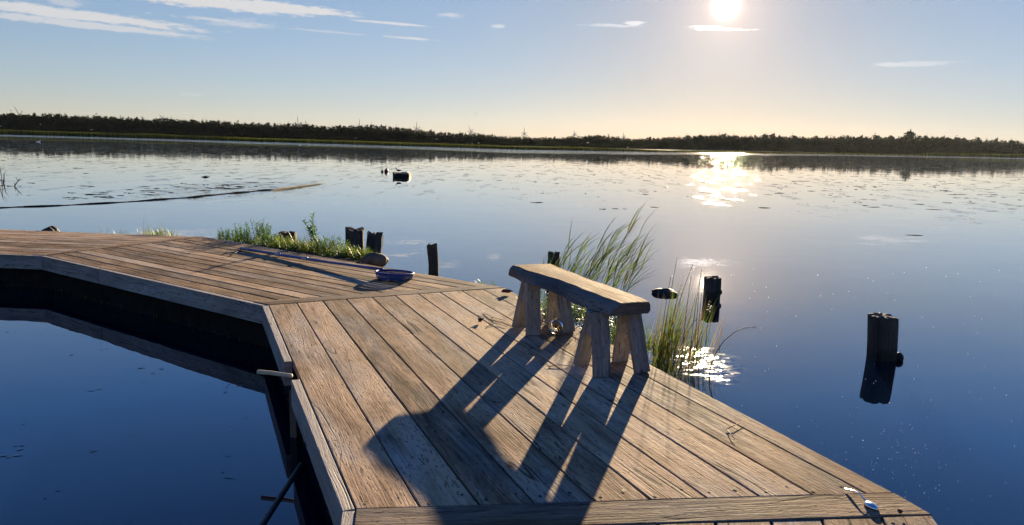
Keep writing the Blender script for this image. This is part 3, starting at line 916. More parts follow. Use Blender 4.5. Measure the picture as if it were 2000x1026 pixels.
def plank(mb, a, b, wv, tv, w, t, tone, ch=.005):
    """a plank from point a to b; wv width direction, tv thickness direction"""
    rings = []; ou = random.uniform(0, 40); ov = random.uniform(0, 40)
    h = w / 2; q = t / 2
    prof = [(-h, -q + ch), (-h + ch, -q), (h - ch, -q), (h, -q + ch), (h, q - ch), (h - ch, q), (-h + ch, q), (-h, q - ch)]
    L = (b - a).length
    for s in (0, .33, .66, 1):
        c = a + (b - a) * s; j = random.uniform(-.0015, .0015)
        rings.append([c + wv * (x + j) + tv * y for x, y in prof])
    mb.loft(rings, tone, 0, True, False, lambda i, k, acc: (ou + L * i / 3, ov + acc))


for u0, tr_name in ((.155, 'near'), (1.235, 'far')):
    for v0, sgn in ((.03, 1), (.285, -1)):
        for s, zt in ((-1, .80), (1, .80)):
            bot = BP(u0 + s * .142, v0 - sgn * .022, ZD + .001); top = BP(u0 + s * .034, v0 + sgn * .006, zt + .004)
            mb = MB(); ax = (top - bot).normalized(); wv = (E2 - ax * E2.dot(ax)).normalized(); tv = ax.cross(wv)
            plank(mb, bot, top, wv, tv, .108 + random.uniform(-.006, .006), .046, random.uniform(.35, .65))
            bench_part(mb, 'leg', [M['leg']])
        # wedge block that closes the V under the seat
        mb = MB(); rr = []
        for vv in (-.046, .046):
            rr.append([BP(u0 - .062, v0 + vv, .645), BP(u0 + .062, v0 + vv, .645), BP(u0 + .012, v0 + vv, .795), BP(u0 - .012, v0 + vv, .795)])
        mb.loft(rr, .4, 0, True, False, lambda i, k, acc: (acc, i * .09 + 5)); bench_part(mb, 'spacer_block', [M['leg']])


# ------------------------------------------------------------------ scoop net
def scoop_net():
    hc = P(771, 527, ZD + .10); r = .198
    tip = P(470, 485, ZD + .022); dirp = Vector((hc.x - tip.x, hc.y - tip.y, 0)).normalized()
    root = thing('scoop_net', 'blue long-handled scoop net lying across the jetty planks', 'scoop net', (hc.x, hc.y, ZD))
    lc = root.location
    end = Vector((hc.x, hc.y, ZD + .080)) - dirp * (r - .01)
    mb = MB(); n = 12; mb.tube([tip + (end - tip) * (k / n) + Vector((0, 0, -.012 * math.sin(math.pi * k / n))) for k in range(n + 1)], [.0175] * 8 + [.015] * 5, 12)
    pole = mb.build('pole', M['blue'], root, loc=lc)
    for t in (.30, .50):
        c = tip + (end - tip) * t + Vector((0, 0, -.01)); mb = MB(); mb.tube([c - (end - tip).normalized() * .045, c - (end - tip).normalized() * .035, c + (end - tip).normalized() * .035, c + (end - tip).normalized() * .045], [.018, .024, .024, .018], 12)
        mb.build('coupling', M['white'], root, loc=lc)
    mb = MB(); ring = []
    for k in range(40):
        a = 2 * math.pi * k / 40; ring.append(Vector((hc.x + math.cos(a) * r, hc.y + math.sin(a) * r, ZD + .070 + .014 * math.cos(a + 2.2))))
    mb.tube(ring, .0105, 10, closed=True); mb.build('hoop', M['bluenet'], root, loc=lc)
    # netting: hangs from the hoop to the planks, sagging in the middle
    mb = MB(); rings = []; prof = [(1.0, .070), (.99, .045), (.96, .022), (.90, .010), (.7, .008), (.45, .012), (.2, .010), (.03, .014)]
    for fr, z in prof:
        rings.append([Vector((hc.x + math.cos(a) * r * fr * (1 + .03 * math.sin(5 * a + fr * 9)), hc.y + math.sin(a) * r * fr * (1 + .03 * math.sin(4 * a)), ZD + z + .006 * math.sin(6 * a + fr * 12) * (1 if fr < .95 else .2) + (.014 * math.cos(a + 2.2) if fr >= 1.0 else 0))) for a in [2 * math.pi * k / 40 for k in range(40)]])
    acc = [0]
    for i in range(1, len(prof)): acc.append(acc[-1] + math.hypot((prof[i][0] - prof[i - 1][0]) * r, prof[i][1] - prof[i - 1][1]))
    vs = [p for q in rings for p in q]
    for i in range(len(rings) - 1):
        for k in range(40):
            k2 = (k + 1) % 40; f = (i * 40 + k, i * 40 + k2, (i + 1) * 40 + k2, (i + 1) * 40 + k)
            rr_ = r * .8
            uv = [(6.283 * k / 40 * rr_, acc[i]), (6.283 * (k + 1) / 40 * rr_, acc[i]), (6.283 * (k + 1) / 40 * rr_, acc[i + 1]), (6.283 * k / 40 * rr_, acc[i + 1])]
            mb.face([vs[q] for q in f], uv, .5, 0, True)
    mb.build('netting', M['net'], root, loc=lc)


scoop_net()


# ------------------------------------------------------------------ posts and stones in the water
def post(name, label, c, w, d, h, lean=(0, 0), rot=0., seed=0, wear=.06, topmat=True, knob=None, bend=0., cat='post', group='old mooring posts in the water', round_=.25, ragged=.02):
    rd = random.Random(seed); root = thing(name, label, cat, (c[0], c[1], 0), group)
    mb = MB(); rings = []; n = 20; lv = 14
    ph = [rd.uniform(0, 6) for _ in range(6)]
    zs = [-.6 + (h + .6) * k / (lv - 1) for k in range(lv)]
    ct, st = math.cos(rot), math.sin(rot)
    rag = [rd.uniform(-ragged, ragged) for _ in range(n)]
    for z in zs + ['t']:
        last = z == 't'; zz = h if last else z; ring = []
        t = max(0, zz) / max(h, .01)
        for k in range(n):
            a = 2 * math.pi * k / n; cx, cy = math.cos(a), math.sin(a)
            e = 1 - round_; q = max(abs(cx), abs(cy)); sx, sy = cx * (round_ + e / q * .92), cy * (round_ + e / q * .92)
            f = 1 + wear * (math.sin(3 * a + ph[0] + zz * 4) + .6 * math.sin(7 * a + ph[1] + zz * 9) + .5 * math.sin(zz * 17 + ph[2]))
            if last: f *= .93
            x, y = sx * w / 2 * f, sy * d / 2 * f
            x, y = x * ct - y * st, x * st + y * ct
            x += lean[0] * t + bend * math.sin(t * math.pi); y += lean[1] * t
            ring.append(Vector((x, y, zz + (rag[k] if (last or z == zs[-1]) else 0) + (.004 if last else 0))))
        rings.append(ring)
    mb.loft(rings, .5, 0, False, False, lambda i, k, acc: (i * (h + .6) / lv + seed, acc + seed * 3))
    mb.build('shaft', M['post'], root)
    tp = MB(); tr = rings[-1]; c0 = sum(tr, Vector()) / n + Vector((0, 0, rd.uniform(-.006, .012)))
    mids = [c0 + (p - c0) * .55 + Vector((0, 0, rd.uniform(-.008, .012))) for p in tr]
    for k in range(n):
        k2 = (k + 1) % n
        tp.face([tr[k], tr[k2], mids[k2], mids[k]], [(p.x * 3 + seed, p.y * 3) for p in (tr[k], tr[k2], mids[k2], mids[k])], .5)
        tp.face([mids[k], mids[k2], c0], [(p.x * 3 + seed, p.y * 3) for p in (mids[k], mids[k2], c0)], .5)
    tp.build('top', M['posttop'] if topmat else M['post'], root)
    if knob:
        kb = MB(); kx, ky, kz, kr = knob; kr_ = []
        for i in range(7):
            th_ = math.pi * i / 6; kr_.append([Vector((kx + kr * math.sin(th_) * math.cos(a), ky + kr * math.sin(th_) * math.sin(a), kz + kr * 1.15 * math.cos(th_))) * 1 for a in [2 * math.pi * j / 8 for j in range(8)]])
        kb.loft(kr_, .5, 0, False, True); kb.build('knob', M['post'], root)
    return root


pA = P(1729, 704, 0)
post('mooring_post', 'square dark post with pale cut top standing alone in open water', (pA.x, pA.y + .06), .225, .225, .395, (-.035, 0), .12, 3, .018, True, (.135, -.03, .02, .045), round_=.06, ragged=.012)
pB = P(1391, 586, 0)
post('mooring_post', 'dark backlit post straight below the sun, notched on one side', (pB.x, pB.y + .05), .20, .19, .275, (.0, 0), .05, 5, .03, True, (.10, 0, .09, .035), round_=.1, ragged=.012)
pC = P(846, 548, 0)
post('mooring_post', 'thin crooked dark post just beyond the scoop net hoop', (pC.x, pC.y), .145, .14, .49, (-.02, 0), .1, 8, .05, False, None, .012, round_=.4)
pD = P(694, 505, 0)
post('mooring_post', 'thick flat topped old stump, taller of two eroded stumps side by side', (pD.x, pD.y), .30, .24, .475, (0, 0), .0, 11, .045, False, None, 0, group='two eroded stumps behind the grass', round_=.25, ragged=.03)
post('mooring_post', 'split jagged old stump, lower of two eroded stumps side by side', (pD.x + .30, pD.y - .1), .25, .2, .415, (.03, 0), .2, 14, .09, False, None, 0, group='two eroded stumps behind the grass', round_=.5, ragged=.05)
pE = P(563, 495, 0)
post('mooring_post', 'flat dark post half hidden behind the green grass bank', (pE.x, pE.y), .29, .24, .345, (0, 0), .05, 17, .02, False, round_=.15, ragged=.008)
pF = P(1080, 545, 0)
post('mooring_post', 'round topped dark post in the reeds right behind the bench', (pF.x, pF.y), .17, .17, .37, (0, 0), .1, 21, .04, False, None, 0, round_=.8)


def stone(name, label, c, r, mat, z=0, seed=1, cat='stone'):
    rd = random.Random(seed); mb = MB(); ph = [rd.uniform(0, 6) for _ in range(8)]; rings = []
    for i in range(15):
        th_ = math.pi * (i + .02) / 14.04
        ring = []
        for k in range(26):
            a = 2 * math.pi * k / 26
            f = 1 + .13 * math.sin(2 * a + ph[0] + th_) + .08 * math.sin(3 * a + ph[1] - 2 * th_) + .05 * math.sin(5 * a + ph[2] + 3 * th_) + .03 * math.sin(9 * a + ph[3] + 5 * th_)
            ring.append(Vector((r[0] * f * math.sin(th_) * math.cos(a), r[1] * f * math.sin(th_) * math.sin(a), r[2] * f * math.cos(th_))))
        rings.append(ring)
    mb.loft(rings[::-1], .5, 0, True, True); o = mb.build(name, mat); o.location = (c[0], c[1], z); return tag(o, label, cat)


pR = P(1299, 574, 0)
stone('stone', 'low dark stone breaking the surface between reeds and backlit post', pR, (.15, .17, .062), M['rock'], 0.0, 4)
pS = P(87, 452, .40)
stone('stone', 'dark rounded stone showing over the far edge of the left planks', (pS.x, pS.y + .15), (.12, .14, .12), M['rock'], .325, 6)
pK = P(738, 511, .40)
stone('stone', 'brown rounded stone beside the scoop net hoop, at the deck edge', (pK.x - .06, pK.y + .14), (.19, .14, .09), M['brownrock'], .38, 9)


# earth carrying the grass along the outer edge of the jetty
def earth_bank(name, pts, w, z):
    mb = MB(); rings = []
    for i, p in enumerate(pts):
        a = Vector(pts[max(i - 1, 0)]); b = Vector(pts[min(i + 1, len(pts) - 1)]); t = (b - a).normalized(); n = Vector((t.y, -t.x))
        ww = w[i]; zz = z[i]
        ring = []
        for s, q in ((-.12, -.5), (-.12, .9), (.25, 1.0), (.6, .85), (.9, .3), (1.15, -.6)):
            c = Vector(p) + n * (s * ww) ; ring.append(Vector((c.x, c.y, q * zz + random.uniform(-.02, .02) if q > 0 else -.3)))
        rings.append(ring)
    mb.loft(rings, .5, 0, True, True); o = mb.build(name, M['earth']); tag(o, 'dark earth bank under the plants along the jetty', kind='structure'); return o


J2J1 = lambda t, d=0: Vector(off(J2o, J1o, 0)[0]) * (1 - t) + Vector(J1o) * t + Vector((-(J1o[1] - J2o[1]), J1o[0] - J2o[0])).normalized() * (-d)
earth_bank('earth_bank', [J2J1(t) for t in (.33, .42, .52, .64, .76, .88, .98)], [.35, .55, .75, .85, .8, .6, .35], [.33, .37, .40, .40, .39, .37, .34])
mO = lambda t, d=0: Vector(J3o) * (1 - t) + Vector(J2o) * t + Vector(((J2o[1] - J3o[1]), -(J2o[0] - J3o[0]))).normalized() * d
earth_bank('earth_bank', [mO(t) for t in (.95, .85, .72, .60, .5)], [.35, .6, .75, .6, .3], [.25, .28, .28, .25, .15])


# ------------------------------------------------------------------ plants
class Blades:
    def __init__(s): s.V = []; s.F = []; s.T = []
    def blade(s, base, L, w, az, lean, curve, tone, seg=5, tipw=.08, twist=None):
        """a tapering blade bending towards azimuth az"""
        p = Vector(base); ang = lean; d = L / seg
        side = Vector((math.cos(az + math.pi / 2), math.sin(az + math.pi / 2), 0)) if twist is None else Vector((math.cos(twist), math.sin(twist), 0))
        b0 = len(s.V)
        for i in range(seg + 1):
            t = i / seg; ww = w * (1 - t) ** .7 * (.75 + .5 * min(1, t * 3)) * .5 if t < 1 else w * tipw * .3
            s.V.append(tuple(p - side * ww)); s.V.append(tuple(p + side * ww))
            p = p + Vector((math.cos(az) * math.sin(ang), math.sin(az) * math.sin(ang), math.cos(ang))) * d; ang += curve / seg
        for i in range(seg):
            a = b0 + 2 * i; s.F.append((a, a + 1, a + 3, a + 2)); s.T.append(tone)
    def stalk(s, pts, r0, r1, tone, seg=4):
        n = len(pts); b0 = len(s.V)
        for i, p in enumerate(pts):
            r = r0 + (r1 - r0) * i / (n - 1)
            for k in range(seg):
                a = 2 * math.pi * k / seg; s.V.append((p[0] + r * math.cos(a), p[1] + r * math.sin(a), p[2]))
        for i in range(n - 1):
            for k in range(seg):
                k2 = (k + 1) % seg; s.F.append((b0 + i * seg + k, b0 + i * seg + k2, b0 + (i + 1) * seg + k2, b0 + (i + 1) * seg + k)); s.T.append(tone)
    def leaf(s, base, direc, L, w, tone, droop=.3):
        """lanceolate leaf of 4 quads"""
        d = Vector(direc).normalized(); side = d.cross(Vector((0, 0, 1)))
        if side.length < .05: side = Vector((1, 0, 0))
        side.normalize(); b0 = len(s.V); p = Vector(base)
        for t, ww in ((0, .12), (.25, .85), (.5, 1), (.78, .6), (1, .04)):
            q = p + d * (L * t) + Vector((0, 0, -droop * L * t * t))
            s.V.append(tuple(q - side * w * ww / 2)); s.V.append(tuple(q + side * w * ww / 2))
        for i in range(4):
            a = b0 + 2 * i; s.F.append((a, a + 1, a + 3, a + 2)); s.T.append(tone)
    def build(s, name, mat, parent=None):
        o = fast_mesh(name, np.array(s.V), s.F, mat, np.clip(s.T, 0, 1), parent); return o


U = random.uniform


def grass_tuft(label, c, rx, ry, n, hmin, hmax, seed, mat='grass', lean=.5, wid=.007, cat='grass tuft', group=None, name='grass_tuft'):
    random.seed(seed); B = Blades()
    for _ in range(n):
        a = U(0, 6.283); r = math.sqrt(U(0, 1)); x, y = c[0] + math.cos(a) * r * rx, c[1] + math.sin(a) * r * ry
        L = U(hmin, hmax) * (1 - .35 * r)
        B.blade((x, y, c[2] - .01), L, wid * U(.6, 1.3), U(0, 6.283), U(.05, lean), U(.2, 1.3), random.gauss(.5, .22), 5)
    return tag(B.build(name, M[mat]), label, cat, group)


def bushy_plant(label, c, r, n, h, seed, cat='plant', group=None, nleaf=26, ll=.075, name='leafy_plant'):
    """low plant: stems with narrow leaves all along"""
    random.seed(seed); root = thing(name, label, cat, (c[0], c[1], c[2]), group); B = Blades(); S = Blades()
    for _ in range(n):
        a = U(0, 6.283); q = math.sqrt(U(0, 1)) * r; x, y = math.cos(a) * q, math.sin(a) * q * .7
        H = h * U(.55, 1.1) * (1 - .3 * q / r); la = U(0, 6.283); ln = U(.0, .35)
        pts = [Vector((x + math.cos(la) * ln * H * t * t, y + math.sin(la) * ln * H * t * t, H * t - .02)) for t in (0, .25, .5, .75, 1)]
        S.stalk(pts, .003, .0015, .4)
        for k in range(nleaf):
            t = (k + U(0, 1)) / nleaf; i = min(3, int(t * 4)); p = pts[i] + (pts[i + 1] - pts[i]) * (t * 4 - i)
            an = k * 2.4 + U(-.4, .4); up = U(.2, .9) + t * .5
            B.leaf(p, (math.cos(an), math.sin(an), up), ll * U(.6, 1.15) * (1.1 - .45 * t), ll * .17, random.gauss(.5, .22), U(.1, .5))
    B.build('foliage', M['weed'], root); S.build('stem', M['weed'], root); return root


def gp(x, y, z=.41): return P(x, y, z)


# leafy bank behind the middle section
bk = []
for i, (x, y, r, n, h, lab) in enumerate((
        (447, 470, .22, 16, .17, 'low leafy green plant at the left end of the green bank'),
        (490, 474, .30, 30, .28, 'dense leafy green plant left of the flat dark post'),
        (527, 484, .22, 16, .20, 'low leafy green plant close to the pole end of the scoop net'),
        (640, 494, .28, 20, .20, 'low leafy green plant right of the tall upright plant'),
        (690, 504, .20, 14, .13, 'short leafy green plant at the foot of the two eroded stumps'))):
    p = gp(x, y, .36); bushy_plant(lab, (p.x, p.y + .12, .36), r, int(n * 1.6), h * 1.3, 40 + i, group='leafy plants on the bank')
p = gp(604, 488, .37)
bushy_plant('tall upright plant with narrow whorled leaves above the green bank', (p.x, p.y + .25, .37), .05, 4, .62, 51, nleaf=60, ll=.12, name='tall_plant')
for i, (x, y, rx, n, h, lab) in enumerate((
        (560, 487, .35, 420, .24, 'thick green grass tuft in front of the flat dark post'), (610, 493, .35, 420, .24, 'thick green grass tuft round the tall upright plant'),
        (665, 502, .35, 380, .20, 'thick green grass tuft before the eroded stumps, by the blue pole'), (708, 507, .16, 120, .20, 'sparse grass tuft against the lower eroded stump'), (500, 478, .4, 320, .20, 'thick green grass tuft among the leafy plants by the pole end'),
        (440, 470, .25, 130, .10, 'short grass tuft at the left tip of the green bank'))):
    p = gp(x, y, .37); grass_tuft(lab, (p.x, p.y + .10, .36), rx, .17, int(n * 1.35) + 30, h * .35, h * 1.3, 60 + i, lean=.6, group='grass tufts on the bank')
# thin seed stalks over the bank
random.seed(77); B = Blades()
for (x, y, h, az, cv) in ((530, 478, .42, .3, 1.3), (535, 480, .38, .2, .7), (640, 490, .50, .3, .8), (655, 492, .44, .1, 1.2), (628, 490, .36, .6, .5), (672, 495, .3, .2, .6), (590, 484, .30, 2.5, .5), (610, 486, .62, .1, .25)):
    p = gp(x, y, .37); B = Blades(); B.blade((p.x, p.y + .2, .36), h, .006, az, .1, cv, U(.3, .7), 8)
    tag(B.build('grass_stalk', M['dry']), 'thin arching grass stalk rising above the green bank', 'grass stalk', 'thin stalks above the green bank')
# tufts over the far edge of the planks, left
p = gp(300, 459); grass_tuft('pale sunlit grass tuft over the far plank edge', (p.x, p.y + .12, .33), .28, .12, 220, .14, .30, 81, 'grass', .45, .008)
random.seed(5); B = Blades()
for (x, h, az) in ((272, .42, 1.8), (275, .35, 1.4), (306, .36, 1.6), (313, .34, .6), (322, .30, .3), (330, .28, .1)):
    p = gp(x, 458); B = Blades(); B.blade((p.x, p.y + .12, .33), h, .005, az, .12, .5, .4, 6)
    tag(B.build('grass_stalk', M['dry']), 'tall thin stalk standing out of the pale sunlit grass tuft', 'grass stalk', 'stalks in the pale sunlit tuft')
p = gp(226, 455); grass_tuft('small thin grass tuft left of the pale sunlit tuft', (p.x, p.y + .12, .33), .13, .1, 34, .10, .22, 82, 'grass', .4, .006)
p = gp(196, 452); grass_tuft('two bare grass stalks at the far left plank edge', (p.x, p.y + .12, .33), .05, .05, 6, .22, .32, 83, 'dry', .25, .005)
# small green at the deck corner
p = gp(948, 549); grass_tuft('tiny grass sprig at the corner of the deck beyond the bench', (p.x, p.y + .05, .36), .12, .06, 30, .05, .12, 84, 'grass', .8, .006)


def reed_stand(name, label, stems, seed, leafL=.46, lw=.0175, lean_az=-.1, cat='reeds', mat='reed', nl=(6, 9)):
    random.seed(seed); B = Blades(); S = Blades(); root = thing(name, label, cat, (stems[0][0], stems[0][1], 0)); o = Vector((stems[0][0], stems[0][1], 0))
    for (x, y, h, ln) in stems:
        az = lean_az + U(-.5, .5); pts = []
        for k in range(7):
            t = k / 6; pts.append(Vector((x + math.cos(az) * ln * h * t ** 1.8, y + math.sin(az) * ln * h * t ** 1.8, -.05 + (h + .05) * t * (1 - .12 * ln * t))) - o)
        S.stalk(pts, .0032, .0012, U(.2, .7))
        n = random.randint(*nl)
        for k in range(n):
            t = .25 + .72 * (k + U(0, .8)) / n; i = min(5, int(t * 6)); p = pts[i] + (pts[i + 1] - pts[i]) * (t * 6 - i)
            la = lean_az + random.gauss(0, .55); 
            B.blade(p, leafL * U(.6, 1.2) * (1.1 - .35 * t), lw * U(.6, 1.1), la, U(.25, .75), U(.25, .9), random.gauss(.45, .25), 6, twist=la + math.pi / 2 + U(-.9, .9))
    B.build('foliage', M[mat], root); S.build('stem', M[mat], root); return root


random.seed(101)
st = []
for k in range(32):
    x = U(1080, 1240); p = P(x, U(545, 600), .2)
    yt = np.interp(x, [1080, 1130, 1180, 1240], [485, 470, 448, 460]) + U(-25, 60)
    top = PD(x, yt, p.y); st.append((p.x, p.y, max(.4, top.z), U(.15, .5)))
for (x, yt) in ((1225, 425), (1205, 440), (1150, 455), (1180, 450)):
    p = P(x - 60, 585, .2); top = PD(x, yt, p.y); st.append((p.x, p.y, top.z, .35))
reed_stand('reed_clump', 'tall green reeds bending in the wind right behind the bench', st, 102)
st = []
for k in range(22):
    x = U(1045, 1115); p = P(x, U(548, 575), .25); top = PD(x, U(485, 530), p.y); st.append((p.x, p.y, max(.35, top.z), U(.05, .3)))
reed_stand('reed_clump', 'shorter spiky reeds round the round topped post behind the bench', st, 104, .26, .010, .3, nl=(3, 6))
for i, (x, y, r, n) in enumerate(((1085, 600, .3, 24), (1060, 620, .16, 12))):
    pass
p = mO(.70, .22); bushy_plant('low leafy plant behind the bench legs at deck height', (p.x, p.y, .28), .4, 44, .34, 110, nleaf=22)
p = mO(.60, .25); grass_tuft('green grass tuft between the bench and the water', (p.x, p.y, .25), .36, .22, 380, .18, .45, 111, lean=.5)
p = mO(.80, .2); grass_tuft('bright green grass tuft seen between the far bench legs', (p.x, p.y, .28), .34, .2, 520, .14, .42, 112, lean=.6)
p = mO(.50, .22); grass_tuft('green and straw coloured tuft under the near bench end', (p.x, p.y, .05), .22, .14, 190, .2, .45, 113, lean=.4)

# sparse rushes standing in the water to the right of the bench
random.seed(121); B = Blades(); D_ = Blades(); base0 = P(1320, 715, 0)
root = thing('rush_clump', 'thin dark rushes in the glittering water right of the bench', 'rushes', (base0.x, base0.y, 0))
for k in range(230):
    x = 1272 + abs(random.gauss(0, 52)); y = U(700, 760) - (x - 1272) * .22
    q = P(min(x, 1405), y, 0); q -= base0
    h = U(.35, .8) * (1 if x < 1350 else .75)
    az = random.gauss(.15, .5)
    (B if random.random() < .62 else D_).blade((q.x, q.y, -.03), h, U(.003, .0075), az, U(.0, .28), U(.0, .45), random.gauss(.4, .22), 7, twist=U(-.6, .6))
for (x, y, xt, yt, cv) in ((1290, 720, 1322, 506, .1), (1300, 725, 1352, 520, .25), (1330, 725, 1350, 540, .1), (1345, 715, 1370, 530, .1), (1310, 730, 1385, 600, .3), (1355, 715, 1368, 540, .05), (1360, 700, 1372, 560, .05), (1375, 705, 1387, 590, .03), (1300, 730, 1330, 560, .2), (1285, 725, 1310, 540, .1)):
    q = P(x, y, 0); t = PD(xt, yt, q.y); pts = []
    for k in range(8):
        s = k / 7; v = q.lerp(t, s) + Vector((-.08 * cv * math.sin(math.pi * s), 0, .25 * cv * math.sin(math.pi * s))); pts.append(v - base0)
    D_.stalk(pts, .0034, .0016, .25)
    for k in range(5):        # seed head
        D_.leaf(pts[-1] + Vector((0, 0, -.012 * k)), (U(-1, 1), U(-1, 1), U(.2, 1)), U(.015, .035), .007, .3, .4)
B.build('foliage', M['reed'], root); D_.build('dry_foliage', M['dry'], root)
# one long bowed stem
random.seed(9); q0 = P(1384, 735, 0)
mbs = MB(); pts = []
for (x, y) in ((1384, 737), (1389, 712), (1399, 688), (1414, 666), (1435, 649), (1456, 640), (1470, 640), (1479, 642)): pts.append(PD(x, y, q0.y))
mbs.tube(pts, [.0045, .0042, .004, .0036, .003, .0026, .002, .0012], 6)
mbs.tube([pts[5], pts[5] + Vector((.03, 0, -.025))], [.003, .001], 5); mbs.tube([pts[6], pts[6] + Vector((.035, 0, .012))], [.0025, .001], 5)
tag(mbs.build('bowed_stem', M['twig']), 'single long stem bowed over the water and mirrored in it', 'stem')
# dead twigs in the water at the far left
mbt = MB(); c = P(10, 358, 0)
def tw(*p, r=.02): mbt.tube([PD(x, y, c.y) for x, y in p], [r * (1 - .6 * i / (len(p) - 1)) for i in range(len(p))], 5)
tw((-3, 358), (0, 335), (2, 326)); tw((4, 360), (3, 345), (1, 330), r=.016); tw((7, 358), (8, 348), (8, 338), r=.028); tw((8, 340), (14, 332), r=.008); tw((4, 332), (9, 325), r=.008); tw((3, 325), (8, 321), r=.006); tw((0, 352), (7, 354), (11, 354), r=.02)
tag(mbt.build('dead_reeds', M['twig']), 'broken dead reed stems standing in the water at the far left', 'dead reeds')
mbt = MB(); c = P(27, 364, 0)
tw((14, 364), (22, 364.4), (28, 364.5), r=.03); tw((28, 364.5), (33, 357), (37, 352), (40, 348), r=.02); tw((35, 354), (32, 348), (27, 346), r=.009); tw((32, 349), (33, 345), r=.008); tw((29, 362), (29, 355), r=.014); tw((37, 353), (40, 354), r=.014); tw((36, 364.5), (42, 364), r=.012)
tag(mbt.build('dead_branch', M['twig']), 'forked dead branch sticking up out of the water', 'branch')


# ------------------------------------------------------------------ low weed spit on the left
def spit():
    px = [(-260, 423), (-120, 415), (0, 407), (60, 404.5), (150, 401), (220, 397), (300, 392), (360, 387.5), (420, 382), (470, 377), (510, 373.5), (540, 371)]
    mb = MB(); rings = []; rd = random.Random(4)
    pts = []
    for (a, b) in zip(px[:-1], px[1:]):
        for k in range(14): t = k / 14; pts.append((a[0] + (b[0] - a[0]) * t, a[1] + (b[1] - a[1]) * t))
    for i, (x, y) in enumerate(pts):
        p = P(x, y, 0); q = P(x + 4, y - .4, 0); t = Vector((q.x - p.x, q.y - p.y)).normalized(); n = Vector((-t.y, t.x))
        s = 1.3 if n.y > 0 else -1.3; n = n * s
        h = .75 * (.028 + .012 * math.sin(i * .31) + .008 * rd.random()) * (1.25 if x > 300 else 1.0); w = .13 + .06 * math.sin(i * .23) + .05 * rd.random()
        rings.append([Vector((p.x, p.y, -.05)), Vector((p.x + n.x * .05, p.y + n.y * .05, h * .8)), Vector((p.x + n.x * w * .5, p.y + n.y * w * .5, h)), Vector((p.x + n.x * w, p.y + n.y * w, h * .25)), Vector((p.x + n.x * (w + .1), p.y + n.y * (w + .1), -.05))])
    mb.loft(rings, .5, 0, True, False)
    o = mb.build('weed_spit', M['scum']); tag(o, 'low dark line of drifted weed curving across the left water', kind='structure')
    random.seed(6); B = Blades()
    for k in range(170):
        t = U(0, 1); x = 528 + 90 * t; y = 374.2 - 13 * t + U(-1.6, .8) * (1 - .8 * t)
        p = P(x, y, 0); q = P(x + 30, y - 4.2, 0); az = math.atan2(q.y - p.y, q.x - p.x)
        B.blade((p.x, p.y, U(.005, .05) * (1 - .6 * t)), U(.5, 1.5), U(.03, .06), az + random.gauss(0, .07), 1.555 + U(-.03, .015), U(.0, .08), random.gauss(.65, .2), 3, twist=az + math.pi / 2 + U(-.7, .7))
    tag(B.build('dry_reed_raft', M['paledry']), 'pale sunlit mat of dry reeds at the tip of the weed spit', 'reed mat')


spit()


# ------------------------------------------------------------------ floating weed, flecks, scum
def discs(name, items, mat, label, z=.003, irregular=.35):
    V = []; F = []; k = 9
    for (x, y, rx, ry, rot, th) in items:
        b = len(V); V.append((x, y, z + th))
        for i in range(k):
            a = 2 * math.pi * i / k; f = 1 + random.uniform(-irregular, irregular)
            u, v = math.cos(a) * rx * f, math.sin(a) * ry * f
            V.append((x + u * math.cos(rot) - v * math.sin(rot), y + u * math.sin(rot) + v * math.cos(rot), z))
        for i in range(k): F.append((b, b + 1 + i, b + 1 + (i + 1) % k))
    o = fast_mesh(name, np.array(V), F, mat); return tag(o, label, kind='stuff')


random.seed(33); items = []


def weed_at(x, y, wpx, hmul=1.0):
    p = P(x, y, 0); d = p.y; rx = wpx * d / FPX / 2
    for k in range(random.randint(1, 3)):
        items.append((p.x + U(-1, 1) * rx, p.y + U(-.5, .5) * rx, rx * U(.3, 1), max(.08, rx * U(.07, .2)) * hmul, U(-.1, .1), U(.003, .016)))


for k in range(300):                 # open water right
    x = U(1250, 2050); y = 318 + (x - 1250) * .02 + abs(random.gauss(0, 30)) ; weed_at(x, y, U(3, 17) * (.5 + (y - 300) / 110))
for k in range(90):
    x = U(980, 1300); y = 308 + abs(random.gauss(0, 24)); weed_at(x, y, U(4, 18))
for k in range(150):
    x = U(0, 980); y = 292 + x * .022 + abs(random.gauss(0, 16)); weed_at(x, y, U(4, 20))
for k in range(60):                  # behind the spit
    x = U(120, 540); y = np.interp(x, [120, 540], [397, 366]) - abs(random.gauss(0, 9)) - 3; weed_at(x, y, U(8, 36), .8)
for (x, y, w) in ((870, 352, 28), (1210, 408, 25), (1180, 409, 14), (1050, 396, 20), (1805, 460, 44), (1715, 405, 30), (1960, 408, 36), (1950, 385, 30), (170, 339, 18), (250, 371, 14), (62, 358, 16), (1780, 391, 20), (1060, 378, 8), (1167, 385, 10)): weed_at(x, y, w)
discs('floating_weed', items, M['scum'], 'dark streaks of weed floating on the open lagoon')
items = []
for (x, y, w) in ((25, 647, 22), (78, 655, 18), (128, 656, 8), (160, 657, 10), (143, 693, 30), (205, 685, 26), (280, 718, 26), (318, 718, 26), (305, 729, 18), (300, 707, 10), (200, 762, 44), (282, 747, 14), (336, 783, 12), (440, 762, 36), (455, 757, 30), (450, 754, 18),
                  (420, 802, 14), (480, 818, 26), (220, 842, 14), (266, 849, 24), (182, 877, 34), (440, 892, 24), (436, 930, 50), (260, 942, 20), (368, 945, 20), (40, 884, 54), (50, 868, 40), (90, 965, 44), (472, 1000, 20), (20, 895, 40), (45, 832, 30), (258, 1019, 20), (130, 999, 12)):
    p = P(x, y, 0); rx = w * p.y / FPX / 2
    for k in range(2): items.append((p.x + U(-1, 1) * rx, p.y + U(-1, 1) * rx * .9, rx * U(.1, .5), rx * U(.07, .22), U(-.6, .9), U(.0002, .0012)))
discs('pool_weed', items, M['poolscum'], 'thin patches of film and weed on the dark pool')
items = []
